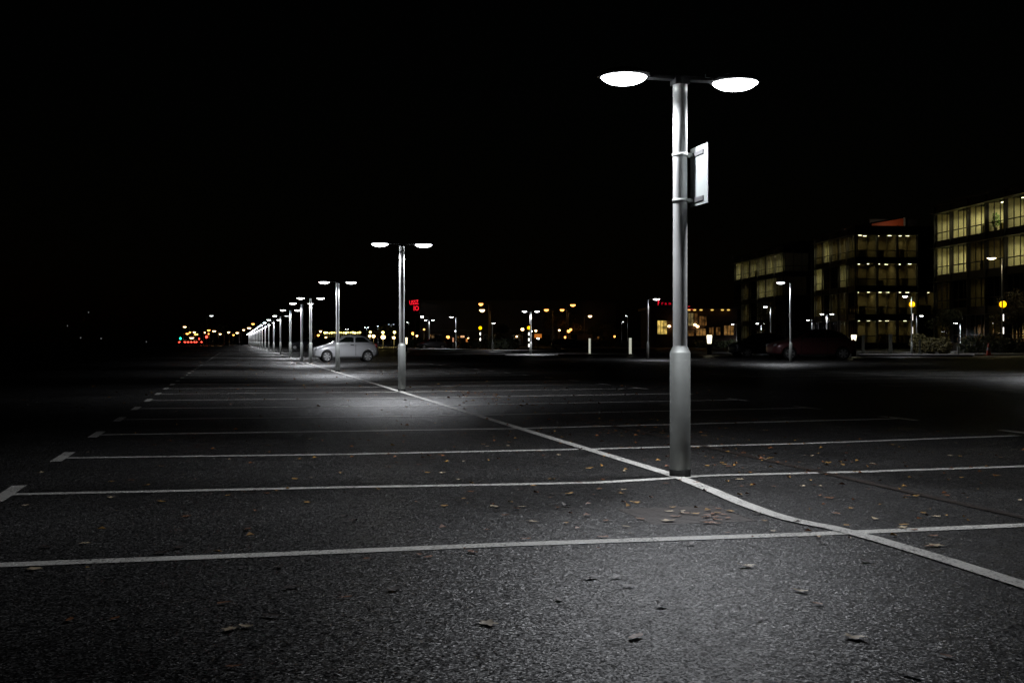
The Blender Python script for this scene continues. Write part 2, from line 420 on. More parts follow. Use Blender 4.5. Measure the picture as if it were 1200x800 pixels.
for i, dd in enumerate(ROWD):
    Y = POLE1.y * dd
    loc = POLE1 + U * ((Y - POLE1.y) / U.y)
    if i == 0: lab = 'nearest tall silver lamp post, sign plate bolted to its shaft, on the bay line'
    elif i == 3: lab = 'fourth lamp post of the row, standing by the nose of the silver car'
    elif i == 2: lab = 'third lamp post of the row, standing in front of the silver car'
    else: lab = 'silver double lamp post, %s from the camera in the receding row' % nth(i)
    lamp_post(loc, 3.075, 'lr', lab, 'lamp posts in the receding row', PW * (1 if i == 0 else 1.3 if i == 1 else 1.6 if i == 2 else 2.0) if i < 16 else PW * 1.3, dim='r' if i in (4, 6, 8) else '')

# sign plate on the first post
pb = POLE1
sp = empty('sign_plate', (pb.x, pb.y, 2.10), math.atan2(U.y, U.x))
tag(sp, 'blank pale metal sign plate seen from behind on the nearest lamp post', 'sign')
mb = MB().box((-.31, -.108, 0.0), (.045, -.103, .455)); mb.build('plate', M['plate'], sp)
for z in (.045, .40):
    mb = MB().lathe([(.060, z - .012), (.063, z - .010), (.063, z + .010), (.060, z + .012)], 24)
    mb.box((.012, -.0935, z - .014), (.03, -.05, z + .014)); mb.box((-.04, -.0935, z - .014), (-.02, -.05, z + .014))
    mb.build('bracket', M['steel_base'], sp)
    MB().box((-.23, -.1025, z - .017), (.035, -.094, z + .017)).build('rail', M['dark'], sp)

BG = 'lamp posts of the far car park'
def far_lamp(px, ytop, ybase, sides, label, power=PW, Y=None, **kw):
    power *= 1.0 if px > 1200 or px in (926.5, 759) else 2.2
    if Y is None: loc = G(px, ybase); Y = loc.y
    else: loc = Vector(((px - 600) / F * Y, Y, 0))
    h = CH + (HZ - ytop) / F * Y
    hs = kw.pop('hs', 1.15)
    return lamp_post(loc, h, sides, label, kw.pop('group', BG), power, hs=hs, off=.46 * hs if hs <= 1.3 else .46 * hs, **kw)
rz0 = 0.0
far_lamp(926.5, 332, 425, 'l', 'grey single lamp post standing in front of the dark red car', 360, rz=R(10))
far_lamp(759, 351, 421, 'r', 'thin dark lamp post with one bright head, left of the nearest lamp post', 200, rz=R(-8))
far_lamp(622, 365.5, 415, 'lr', 'bright double lamp post beside the amber beacon before the dark car', 260, rz=0, k=1.3)
far_lamp(503, 375.5, 408, 'lr', 'double lamp post right of the second lamp post and its red sign', 300, rz=0, k=1.2, hs=1.3)
far_lamp(534.5, 372, 410, 'l', 'single lamp post between the red sign and the amber beacon', 300, rz=0, k=1.2, hs=1.3)
far_lamp(553.5, 381.5, 405, 'l', 'small dim single lamp post just left of the amber beacon', 200, rz=0)
far_lamp(577, 379, 412, 'r', 'dark lamp post right of the sodium street light, its head turned away', 180, rz=R(80))
far_lamp(606, 378.5, 403.5, 'lr', 'dim double lamp post left of the brightest far lamp post', 160, rz=0, dim='lr')
far_lamp(640, 376, 405.5, 'l', 'single lamp post standing behind the roof of the dark saloon', 220, rz=0)
far_lamp(675.5, 380.5, 403.5, 'lr', 'short double lamp post right above the dark saloon', 200, rz=0)
far_lamp(682.5, 372.5, 404.5, 'l', 'taller single lamp post beside the short double lamp post', 200, rz=0)
far_lamp(699.5, 378.5, 404, 'lr', 'small double lamp post right of the first bright post', 200, rz=0)
far_lamp(728.5, 377.5, 404, 'r', 'dim single lamp post left of the pale bluish post', 150, rz=0)
far_lamp(735.5, 370.5, 404, 'l', 'bright single lamp post standing behind the pale bluish post', 220, rz=0)
far_lamp(479, 378, 404, 'l', 'pale lamp post half hidden behind the second lamp post', 220, rz=0)
far_lamp(515, 383, 404, 'l', 'faint single lamp post between the double one and its neighbour', 120, rz=0)
far_lamp(429.5, 384, 404.5, 'lr', 'double lamp post above the roof of the silver car', 220, rz=0)
far_lamp(443, 382.5, 405, 'l', 'lamp post behind the tail of the silver car', 160, rz=R(85))
far_lamp(458.5, 380.5, 406, 'lr', 'lamp post before the yellow lit trees, left of the second lamp post', 200, rz=0, dim='lr')
far_lamp(406.5, 386, 403.5, 'lr', 'small lamp post among the yellow lanterns behind the silver car', 150, rz=0)
far_lamp(903.5, 360, 0, 'l', 'bright lamp post behind the dark cars, before the leftmost office block', 260, Y=112, rz=0, k=1.3)
far_lamp(892, 379.5, 0, 'lr', 'small double lamp post left of the bright one behind the dark cars', 220, Y=185, rz=0, hs=1.3)
far_lamp(863, 380.5, 0, 'l', 'small lamp post at the left end of the dark cars', 200, Y=190, rz=0, hs=1.3)
far_lamp(969, 368.5, 0, 'lr', 'double lamp post before the middle office block', 260, Y=125, rz=0, k=1.2)
far_lamp(951.5, 375.5, 0, 'lr', 'short double lamp post left of the one before the middle block', 240, Y=180, rz=0, hs=1.3)
far_lamp(1068.5, 348, 416.3, 'l', 'tall single lamp post beside the left amber beacon by the hedge', 200, rz=0, k=1.0)
far_lamp(1073.5, 370.5, 0, 'r', 'short lamp post just right of the tall one by the hedge', 200, Y=118, rz=0, k=1.1)
far_lamp(1125.5, 379, 0, 'l', 'small lamp post before the right office block, between the beacons', 120, Y=128, rz=0)
far_lamp(1157.5, 377, 0, 'r', 'small lamp post directly above the traffic cone', 120, Y=130, rz=0, dim='r')
far_lamp(1187, 378, 0, 'l', 'small lamp post right of the right amber beacon', 140, Y=128, rz=0)
far_lamp(1193.5, 379, 0, 'r', 'lamp post at the far right, beyond the right amber beacon', 140, Y=132, rz=0)
far_lamp(1174.5, 303, 0, 'l', 'tall warm street light shining before the right office block', 70, Y=98, rz=R(5), lens='lens_warm', col=(1, .82, .5), k=1.0, hs=2.0, name='street_light', group='tall street lights')
far_lamp(1240, 310, 0, 'lr', 'double lamp post just outside the right edge of the view', 210, Y=37, k=1.0)

# sodium street lights
def street_light(px, py, Y, label, mname='sodium', side=-1, size=0.55, power=0, col=(1, .45, .1), arm=1.2):
    p = P(px, py, Y)
    r = empty('street_light', (p.x, Y, 0)); tag(r, label, 'street light', 'distant street lights')
    h = p.z
    mb = MB().tube((0, 0, 0), (0, 0, h * .96), .10, .06, 10)
    mb.tube((0, 0, h * .96), (side * arm, 0, h + .10), .05, .045, 8); mb.build('column', M['dark'], r); r.location.x -= side * arm
    mb = MB().lathe([(.02, .20), (.6, .16), (.9, .02), (.8, 0)], 14, (side * arm, 0, h), size * .6, size * .42); mb.build('lantern_hood', M['dark'], r)
    mb = MB().lathe([(.8, 0), (.75, -.14), (.45, -.3), (.05, -.36)], 14, (side * arm, 0, h), size * .6, size * .5); mb.build('lens', M[mname], r)
    if power:
        l = spot(r, (side * arm, -.05, h - .42 * size - .06), power, col, .08)
    return r
street_light(563.5, 356, 178, 'orange sodium street light, the higher one above the left amber beacon', size=.7, power=120)
street_light(565, 363.3, 172, 'pale sodium street light just under the orange one above the beacon', 'sodium_pale', size=.8, power=260)
for px, py, Y, m, s, lab in [
    (606.5, 361, 260, 'sodium_pale', .6, 'upper of two small orange lights left of the brightest far lamp'),
    (601.3, 366.8, 260, 'sodium_pale', .55, 'lower of two small orange lights left of the brightest far lamp'),
    (640.3, 363, 220, 'sodium', .75, 'orange street light right of the brightest far lamp'),
    (658.7, 363, 230, 'sodium', .75, 'orange street light above the dark saloon'),
    (671.3, 357.4, 220, 'sodium', .9, 'highest orange street light right of the dark saloon'),
    (691.5, 370.3, 240, 'sodium_pale', .7, 'pale warm street light above the first bright post'),
    (714, 364.8, 280, 'sodium', .6, 'upper of the stacked small orange lights before the pale bluish post'),
    (714.8, 368.2, 250, 'sodium_pale', .5, 'lower of the stacked small orange lights before the pale bluish post'),
    (493.3, 367.2, 260, 'sodium_pale', .45, 'small reddish light close under the red sign'),
    (494.6, 371, 240, 'lens', .5, 'small white light close under the red sign'),
    (216.5, 383, 320, 'sodium_pale', .7, 'leftmost tall orange light above the red tail lights'),
    (247.8, 370, 300, 'lens_dim', .8, 'tall white mast light left of the receding lamp row'),
    (251, 388, 330, 'sodium_pale', .8, 'pale orange light under the tall white mast light'),
    (258, 391.4, 330, 'sodium_pale', .5, 'small pale light right of the red signals'),
    (268, 389.4, 330, 'sodium_pale', .55, 'small pale light below the green glow, left one'),
    (278, 390, 330, 'sodium_pale', .65, 'small pale light left of the far end of the lamp row'),
    (273.5, 392.5, 340, 'sodium', .5, 'small orange light low beside the end of the lamp row'),
    (285.5, 386.6, 320, 'sodium_pale', .5, 'small light just left of the lamp row end'),
    (292, 384.4, 320, 'sodium_pale', .8, 'pale orange light on top of the lamp row end'),
    (296.5, 379.5, 300, 'sodium', .6, 'orange light rising over the lamp row end'),
    (219.5, 391, 340, 'sodium', .7, 'orange light above the left end of the red tail lights'),
    (222.5, 389.3, 340, 'sodium', .5, 'small orange light beside the leftmost tall one'),
    (227.7, 389.3, 340, 'sodium_pale', .6, 'small orange light over the middle of the red tail lights'),
    (229.2, 391.8, 350, 'sodium', .7, 'orange light in the middle of the red cluster'),
    (231.6, 391.6, 350, 'yellow', .5, 'yellow light in the middle of the red cluster'),
    (224.7, 396, 340, 'sodium_pale', 1.0, 'large low orange light above the red tail lights'),
    (240.8, 389.5, 340, 'sodium_pale', .7, 'orange light above the red signal, left one'),
    (243.2, 391.2, 340, 'sodium', .8, 'orange light above the red signal, right one'),
    (244.6, 387, 340, 'sodium', .7, 'top orange light over the red signal'),
    (375.6, 388, 250, 'sodium_pale', .5, 'small light left of the windscreen of the silver car'),
    (373, 392.6, 250, 'sodium', .5, 'lowest small orange light left of the silver car roof'),
    (382, 395.2, 240, 'sodium_pale', .55, 'low orange light over the bonnet of the silver car'),
    (103.8, 365.8, 300, 'lens_faint', .25, 'lone faint light high in the dark on the left'),
    (79, 381.5, 300, 'lens_faint', .2, 'upper of the faint lights far left'),
    (94.5, 395.5, 300, 'lens_faint', .3, 'low faint light far left, the left one'),
    (118.5, 396.3, 300, 'lens_faint', .35, 'low faint light far left, the right one'),
    (171.5, 400.2, 300, 'lens_faint', .22, 'faint light just above the ground left of the green signal')]:
    street_light(px, py, Y, lab, m, 1 if px % 2 > 1 else -1, s * (1.35 if 214 < px < 300 else 1.15), power=90 if (s >= .7 and 600 < px < 700) else 0)

# yellow lanterns before the trees behind the silver car
def lantern(px, py, Y, label, size, m='yellow', power=0):
    p = P(px, py, Y); r = empty('lantern', (p.x, Y, 0)); tag(r, label, 'lantern', 'yellow lanterns along the far road')
    MB().tube((0, 0, 0), (0, 0, p.z - size * .5), .06, .05, 8).build('post', M['dark'], r)
    MB().lathe([(.1, -.5 * size), (.42, -.35 * size), (.5, 0), (.42, .3 * size), (.1, .42 * size)], 12, (0, 0, p.z), size, size).build('globe', M[m], r)
    MB().lathe([(.46, .31 * size), (.3, .46 * size), (.02, .55 * size)], 12, (0, 0, p.z), size, size).build('cap', M['dark'], r)
    if power: 
        l = bpy.data.lights.new('lantern_light', 'POINT'); l.energy = power; l.color = (1, .8, .25); l.shadow_soft_size = .1
        o = bpy.data.objects.new('lantern_light', l); COL.objects.link(o); o.parent = r; o.location = (0, -size * .75, p.z)
x = 380.5; i = 0
while x < 422:
    lantern(x, 390.2 + rnd.uniform(-.5, .4), 235, 'yellow lantern, %s from the left in the line behind the silver car' % nth(i), (.30 if i % 3 else .46), power=60 if i % 4 == 1 else 0)
    x += 2.75; i += 1
for px, py, s, lab in [(434, 389.6, .6, 'yellow lantern right of the line, over the silver car tail'), (433, 394, .65, 'low yellow lantern just behind the silver car roof'),
                       (437.8, 394.2, .9, 'pale low lantern at the silver car rear window'), (448.7, 389.8, .8, 'upper yellow lantern right of the silver car'),
                       (449, 395.3, 1.25, 'largest pale lantern right of the silver car'), (462.3, 389.6, .8, 'upper yellow lantern nearest the second lamp post'),
                       (461.5, 396, .8, 'lower orange lantern nearest the second lamp post')]:
    lantern(px, py, 225, lab, s * .68, 'yellow' if py < 394 else 'sodium_pale', 110)

xs = sorted(rnd.uniform(480, 765) for _ in range(18))
for i, px in enumerate(xs):
    lantern(px, rnd.uniform(386, 397), rnd.uniform(215, 240), 'tiny far light, %s from the left in the low line beyond the dark hedges' % nth(i), rnd.uniform(.32, .62), rnd.choice(['sodium', 'sodium_pale', 'sodium_pale', 'lens']))
# amber crossing beacons
def beacon(px, py, Y, label, dia=.42):
    p = P(px, py, Y); r = empty('crossing_beacon', (p.x, Y, 0)); tag(r, label, 'crossing beacon', 'amber globe beacons at the crossings')
    d = dia / 2
    MB().lathe([(.05 * d, -d), (.5 * d, -.87 * d), (.87 * d, -.5 * d), (d, 0), (.87 * d, .5 * d), (.5 * d, .87 * d), (.05 * d, d)], 18, (0, 0, p.z)).build('globe', M['amber'], r)
    top = p.z - d; n = 7; hh = top / n
    for i in range(n):
        white = i % 2 == 1
        b = MB().tube((0, 0, top - (i + 1) * hh), (0, 0, top - i * hh), .075, None, 12)
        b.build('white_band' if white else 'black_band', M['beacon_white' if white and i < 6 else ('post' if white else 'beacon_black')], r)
    return r
beacon(1068.8, 357, 104, 'amber globe beacon on a striped post, left of the hedge', .50)
beacon(1175.3, 357, 104, 'amber globe beacon on a striped post, rightmost of all', .60)
beacon(562.8, 384.7, 165, 'amber globe beacon under the sodium street light', .48)
beacon(619.8, 384.5, 150, 'amber globe beacon against the brightest far lamp post', .45)

# ------------------------------------------------------------------ kerbed pavements and islands
def strip(a, b, depth, name='pavement', m='conc', h=0.12):
    a = Vector((a.x, a.y, 0)); b = Vector((b.x, b.y, 0)); d = (b - a).normalized(); nrm = Vector((-d.y, d.x, 0))
    if nrm.y < 0: nrm = -nrm
    k = 0.14
    o = MB().prism([tuple((a + nrm * k)[:2]), tuple((b + nrm * k)[:2]), tuple((b + nrm * depth)[:2]), tuple((a + nrm * depth)[:2])], -.05, h - .004).build(name, M[m]); tag(o, kind='structure'); fix_normals(o.data)
    o = MB().prism([tuple(a[:2]), tuple(b[:2]), tuple((b + nrm * k)[:2]), tuple((a + nrm * k)[:2])], -.05, h).build('kerb', M['kerb']); tag(o, kind='structure'); fix_normals(o.data)
strip(G(444, 409.3), G(600, 412.6), 5)
strip(G(545, 407.0), G(770, 408.6), 4)
strip(G(770, 408.7), G(862, 409.2), 4)
strip(G(655, 417.3), G(745, 417.3), 3.0)
strip(G(563, 417.9), G(592, 417.4), 1.6)
strip(G(1008, 418.0), G(1140, 418.4), 7)
strip(G(1142, 417), G(1260, 417), 7)

# ------------------------------------------------------------------ posts, lit bollards, cone
def flat_post(px, ytop, ybase, label, wd=.16, wide_base=False, glow=False):
    loc = G(px, ybase); h = (CH + (HZ - ytop) / F * loc.y)
    r = empty('marker_post', (loc.x, loc.y, 0.0)); tag(r, label, 'post', 'pale marker posts')
    wd = wd
    mb = MB(); mb.prism([(-wd / 2, -.06), (wd / 2, -.06), (wd / 2, .06), (-wd / 2, .06)], .06, h - .05)
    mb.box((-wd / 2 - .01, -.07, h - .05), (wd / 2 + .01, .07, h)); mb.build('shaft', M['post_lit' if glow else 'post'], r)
    b = .45 if wide_base else .18
    MB().lathe([(b, 0), (b * .95, .05), (b * .4, .12), (b * .3, .16)], 14).build('foot', M['black'], r)
flat_post(691, 397, 416.5, 'bright pale post, left of the pair before the dark hedge', .15, glow=True)
flat_post(738.6, 396.5, 417, 'pale bluish post, right of the pair before the dark hedge', .18, glow=True)
flat_post(1011.5, 393, 416.8, 'pale post with a black foot at the tail of the dark red car', .2, True)
flat_post(1043.5, 392, 416.8, 'pale post with a wide black foot, left of the hedge', .26, True)
flat_post(1078, 398, 417.2, 'short dark-footed post before the hedge', .12, True)
flat_post(1123, 406, 417.2, 'small low post at the right end of the hedge', .15, False)
def lit_bollard(px, ytop, ybot, Y, label, wd):
    p0 = P(px, ytop, Y); p1 = P(px, ybot, Y)
    r = empty('lit_bollard', (p0.x, Y, 0)); tag(r, label, 'lit bollard')
    a = wd / 2
    MB().lathe([(a * .72, p1.z), (a, p0.z - .08), (a * .9, p0.z)], 12, (0, 0, 0), 1, .6).build('lit_body', M['cream_lit'], r)
    MB().lathe([(a * .9, 0), (a * .8, p1.z)], 12, (0, 0, 0), 1, .6).build('plinth', M['black'], r)
lit_bollard(831.3, 393, 403, 92, 'glowing cream island bollard right of the nearest lamp post', .42)
lit_bollard(1000.6, 392.8, 399.4, 84, 'glowing cream bollard by the tail of the dark red car', .40)
lit_bollard(476.3, 396, 403.5, 128, 'small warm glowing bollard touching the second lamp post', .22)
cl = G(1158.5, 417); cn = empty('traffic_cone', cl); tag(cn, 'dim orange traffic cone on the pavement under the right beacon', 'traffic cone')
MB().lathe([(.16, .04), (.11, .36), (.07, .66), (.035, .95), (.02, .96)], 16, (0, 0, 0), 1.15, 1.15).build('cone_body', M['cone'], cn)
MB().lathe([(.12, .40), (.083, .60)], 16, (0, 0, 0), 1.17, 1.17).build('sleeve', M['conew'], cn)
MB().box((-.26, -.26, .0), (.26, .26, .045)).build('cone_base', M['cone'], cn)

# ------------------------------------------------------------------ greenery
def leaf_cloud(mb, c, rad, n, size, rr):
    for _ in range(n):
        while True:
            p = Vector((rr.uniform(-1, 1), rr.uniform(-1, 1), rr.uniform(-1, 1)))
            if .25 < p.length < 1: break
        p = Vector((p.x * rad[0], p.y * rad[1], p.z * rad[2])) + Vector(c)
        a = Vector((rr.uniform(-1, 1), rr.uniform(-1, 1), rr.uniform(-1, 1))).normalized(); b = a.orthogonal().normalized()
        s = size * rr.uniform(.6, 1.3)
        mb.add([p - a * s, p + b * s * .55, p + a * s, p - b * s * .55], [(0, 1, 2, 3)])
def hedge(a, b, h, dep, label, m, n, size=.14, group=None):
    a = Vector((a.x, a.y, 0)); b = Vector((b.x, b.y, 0)); L = (b - a).length
    r = empty('hedge', a, math.atan2((b - a).y, (b - a).x)); tag(r, label, 'hedge', group)
    rr = random.Random(int(L * 100)); mb = MB()
    k = max(3, int(L / 1.2))
    for i in range(k):
        hh = h * rr.uniform(.82, 1.1)
        leaf_cloud(mb, ((i + .5) * L / k, rr.uniform(-.1, .1) * dep, hh * .5), (L / k * .75, dep * .5, hh * .52), n // k, size, rr)
    mb.build('foliage', M[m], r)
    mb = MB()
    for i in range(k): mb.tube(((i + .5) * L / k, 0, 0), ((i + .5) * L / k + rr.uniform(-.1, .1), 0, h * .6), .03, .015, 6)
    mb.build('stems', M['bark'], r)
ha = G(1077, 416.0); hb = G(1121, 416.3); ha.y += 1.6; hb.y += 1.6
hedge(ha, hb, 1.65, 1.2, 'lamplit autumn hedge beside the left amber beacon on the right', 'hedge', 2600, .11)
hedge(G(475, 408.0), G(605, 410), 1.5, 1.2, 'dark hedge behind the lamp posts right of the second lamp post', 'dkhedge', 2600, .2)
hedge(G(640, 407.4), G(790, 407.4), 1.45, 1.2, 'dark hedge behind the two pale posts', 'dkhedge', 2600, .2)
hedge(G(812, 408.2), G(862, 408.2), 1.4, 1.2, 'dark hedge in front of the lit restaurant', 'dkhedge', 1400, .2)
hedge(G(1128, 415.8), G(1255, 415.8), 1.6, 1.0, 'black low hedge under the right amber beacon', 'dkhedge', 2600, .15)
def tree(x, y, h, label, m, group='trees round the far car park', seed=0, n=1300, spread=.42):
    r = empty('tree', (x, y, 0)); tag(r, label, 'tree', group)
    rr = random.Random(seed); mb = MB(); cr = MB()
    mb.tube((0, 0, 0), (rr.uniform(-.1, .1), 0, h * .45), h * .022, h * .014, 8)
    for i in range(7):
        a = rr.uniform(0, 6.28); z = h * rr.uniform(.28, .45)
        e = Vector((math.cos(a) * h * spread * rr.uniform(.3, .8), math.sin(a) * h * spread * rr.uniform(.3, .8), h * rr.uniform(.5, .9)))
        mb.tube((0, 0, z), e, h * .011, h * .003, 6)
        leaf_cloud(cr, e, (h * .17, h * .17, h * .13), n // 8, h * .022, rr)
    leaf_cloud(cr, (0, 0, h * .72), (h * .2, h * .2, h * .22), n // 8, h * .022, rr)
    mb.build('trunk', M['bark'], r); cr.build('crown', M[m], r)
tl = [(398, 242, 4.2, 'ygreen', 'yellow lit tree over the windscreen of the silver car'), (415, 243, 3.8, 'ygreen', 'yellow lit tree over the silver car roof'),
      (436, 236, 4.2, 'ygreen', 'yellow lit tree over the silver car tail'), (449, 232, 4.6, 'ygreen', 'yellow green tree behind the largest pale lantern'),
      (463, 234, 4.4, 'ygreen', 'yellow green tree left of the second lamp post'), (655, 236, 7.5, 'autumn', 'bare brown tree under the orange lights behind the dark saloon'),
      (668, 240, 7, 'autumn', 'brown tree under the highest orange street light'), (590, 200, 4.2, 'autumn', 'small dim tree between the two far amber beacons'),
      (714, 215, 4.6, 'autumn', 'dim brown tree left of the pale bluish post'), (700, 230, 5, 'dkhedge', 'dark tree behind the first bright post'),
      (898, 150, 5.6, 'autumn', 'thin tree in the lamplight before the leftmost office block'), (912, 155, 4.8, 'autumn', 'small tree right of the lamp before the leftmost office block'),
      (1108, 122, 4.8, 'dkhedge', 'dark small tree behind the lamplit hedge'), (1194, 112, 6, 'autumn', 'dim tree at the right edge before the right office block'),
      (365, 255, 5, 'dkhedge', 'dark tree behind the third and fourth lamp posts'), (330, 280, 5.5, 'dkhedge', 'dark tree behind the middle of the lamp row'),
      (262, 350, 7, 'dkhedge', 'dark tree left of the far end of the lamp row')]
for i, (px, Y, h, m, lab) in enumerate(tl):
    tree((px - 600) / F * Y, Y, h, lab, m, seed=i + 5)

# ------------------------------------------------------------------ cars
def lower_body():
    st = [(0, .34, .56, .42), (.04, .30, .66, .56), (.14, .25, .735, .67), (.34, .22, .80, .755), (.62, .21, .865, .795), (.92, .20, .925, .81),
          (1.3, .20, .945, .82), (1.8, .20, .955, .825), (2.3, .20, .965, .825), (2.75, .20, .975, .815), (3.1, .21, .97, .785), (3.38, .25, .93, .72), (3.54, .30, .84, .62), (3.6, .38, .68, .5)]
    mb = MB(); ring = []
    for x, zb, zt, w_ in st:
        h = zt - zb
        half = [(0, zb), (w_ * .82, zb), (w_ * .95, zb + .10 * h), (w_, zb + .38 * h), (w_ * .995, zb + .62 * h), (w_ * .96, zb + .84 * h), (w_ * .86, zb + .97 * h), (0, zb + 1.03 * h)]
        pts = half + [(-a, b) for a, b in half[-2:0:-1]]
        ring.append([(x, a, b) for a, b in pts])
    n = len(ring[0]); vs = [p for r_ in ring for p in r_]
    fs = [(j * n + i, j * n + (i + 1) % n, (j + 1) * n + (i + 1) % n, (j + 1) * n + i) for j in range(len(ring) - 1) for i in range(n)]
    fs += [tuple(range(n)), tuple((len(ring) - 1) * n + i for i in range(n - 1, -1, -1))]
    mb.add(vs, fs, True)
    me = mb.mesh('body'); fix_normals(me)
    o = bpy.data.objects.new('tmp', me); COL.objects.link(o)
    s = o.modifiers.new('s', 'SUBSURF'); s.levels = 2; s.render_levels = 2
    cut = MB()
    cuts = []
    for x in (.68, 2.98):
        c = bpy.data.objects.new('tmpc', MB().tube((x, -1.2, .285), (x, 1.2, .285), .335, None, 32).mesh('c')); COL.objects.link(c); fix_normals(c.data)
        b = o.modifiers.new('b', 'BOOLEAN'); b.object = c; b.operation = 'DIFFERENCE'; b.solver = 'EXACT'; cuts.append(c)
    dg = bpy.context.evaluated_depsgraph_get(); dg.update()
    res = bpy.data.meshes.new_from_object(o.evaluated_get(dg)); res.name = 'body'
    bpy.data.objects.remove(o)
    for c in cuts: bpy.data.objects.remove(c)
    return res
RINGS = [(.88, .72, 3.46, .775), (.98, .92, 3.40, .755), (1.10, 1.13, 3.27, .715), (1.22, 1.38, 3.06, .665), (1.30, 1.62, 2.82, .60), (1.345, 1.85, 2.58, .50), (1.365, 2.05, 2.4, .36)]
def ring_at(z):
    for (z0, f0, r0, w0), (z1, f1, r1, w1) in zip(RINGS, RINGS[1:]):
        if z <= z1:
            t = (z - z0) / (z1 - z0); return f0 + (f1 - f0) * t, r0 + (r1 - r0) * t, w0 + (w1 - w0) * t
    return RINGS[-1][1:]
NE = 3.2
def side_y(x, z):
    f, r_, w_ = ring_at(z); xc = (f + r_) / 2; a = (r_ - f) / 2
    return w_ * max(0, 1 - abs((x - xc) / a) ** NE) ** (1 / NE)
def end_x(y, z, front):
    f, r_, w_ = ring_at(z); xc = (f + r_) / 2; a = (r_ - f) / 2
    d = a * max(0, 1 - abs(y / w_) ** NE) ** (1 / NE)
    return xc - d if front else xc + d
def cabin():
    mb = MB(); n = 48; vs = []
    zs = [.86] + [.88 + .485 * i / 12 for i in range(13)]
    for z in zs:
        f, r_, w_ = ring_at(max(z, .88)); xc = (f + r_) / 2; a = (r_ - f) / 2
        for i in range(n):
            t = 2 * math.pi * i / n; c, s = math.cos(t), math.sin(t)
            vs.append((xc + a * math.copysign(abs(c) ** (2 / NE), c), w_ * math.copysign(abs(s) ** (2 / NE), s), z))
    m = len(zs)
    fs = [(j * n + i, j * n + (i + 1) % n, (j + 1) * n + (i + 1) % n, (j + 1) * n + i) for j in range(m - 1) for i in range(n)] + [tuple(range((m - 1) * n, m * n))]
    mb.add(vs, fs, True); return mb
def patch(fn, nu, nv):
    mb = MB(); vs = [fn(i / nu, j / nv) for j in range(nv + 1) for i in range(nu + 1)]
    mb.add(vs, [(j * (nu + 1) + i, j * (nu + 1) + i + 1, (j + 1) * (nu + 1) + i + 1, (j + 1) * (nu + 1) + i) for j in range(nv) for i in range(nu)], True)
    return mb
def side_window(s, x0, x1, x0t, x1t, z0=.985, z1=1.255):
    def fn(u, v):
        z = z0 + (z1 - z0) * v
        if v > .0: z -= .05 * v * (abs(u - .5) * 2) ** 4
        x = (x0 + (x0t - x0) * v) * (1 - u) + (x1 + (x1t - x1) * v) * u
        return (x, s * (side_y(x, z) + .006), z)
    return patch(fn, 10, 6)
CARM = {}
def car_meshes():
    CARM['body'] = lower_body()
    def mk(k, mb): CARM[k] = mb.mesh(k); fix_normals(CARM[k])
    mk('cabin', cabin())
    for s, nm in ((-1, 'a'), (1, 'b')):
        mk('fw' + nm, side_window(s, 1.22, 2.18, 1.66, 2.18)); mk('rw' + nm, side_window(s, 2.26, 3.12, 2.26, 2.82, .985, 1.245))
    mk('ws', patch(lambda u, v: ((lambda z, y: (end_x(y, z, True) - .006, y, z))(.955 + .30 * v, (u - .5) * 1.9 * (.70 - .12 * v))), 12, 6))
    mk('bw', patch(lambda u, v: ((lambda z, y: (end_x(y, z, False) + .006, y, z))(1.0 + .25 * v, (u - .5) * 1.8 * (.68 - .14 * v))), 12, 6))
    X90 = Matrix.Rotation(R(90), 4, 'X')
    mk('tyre', MB().lathe([(.19, -.085), (.255, -.09), (.28, -.07), (.285, 0), (.28, .07), (.255, .09), (.19, .085)], 28, mtx=X90))
    mb = MB().lathe([(.18, .06), (.195, .088), (.188, .094), (.17, .075)], 28, mtx=X90)
    for i in range(6):
        a = 2 * math.pi * i / 6; d = Vector((math.cos(a), 0, math.sin(a))); t = Vector((-math.sin(a), 0, math.cos(a)))
        mb.add([d * .03 + t * .035 + Vector((0, -.092, 0)), d * .18 + t * .05 + Vector((0, -.086, 0)), d * .18 - t * .05 + Vector((0, -.086, 0)), d * .03 - t * .035 + Vector((0, -.092, 0))], [(0, 1, 2, 3)])
    mb.lathe([(.055, .07), (.05, .098), (.01, .10)], 16, mtx=X90)
    mk('rim', mb)
    mk('hub', MB().lathe([(.183, .05), (.01, .051)], 24, mtx=X90))
    mk('light', MB().lathe([(.02, -.08), (.08, -.05), (.1, 0), (.08, .05), (.02, .08)], 14))
    mk('mirror', MB().lathe([(.01, -.06), (.06, -.045), (.075, 0), (.06, .045), (.01, .06)], 14, (0, 0, 0), .7, 1.2))
    mb = MB().box((-.09, -.012, -.018), (.09, .012, .018)); mk('handle', mb)
    mb = MB().box((-.03, -.6, -.05), (.03, .6, .05)); mk('bumper', mb)
    mb = MB().box((-.75, -.02, -.035), (.75, .02, .035)); mk('sill', mb)
CARM['seam'] = MB().box((-.008, -.006, -.27), (.008, .006, .27)).mesh('seam')
CARM['plate'] = MB().box((-.01, -.26, -.055), (.01, .26, .055)).mesh('plate')
car_meshes()
def mcopy(k, m):
    key = (k, m)
    if key not in CARM:
        CARM[key] = CARM[k].copy(); CARM[key].materials.clear(); CARM[key].materials.append(M[m])
    return CARM[key]
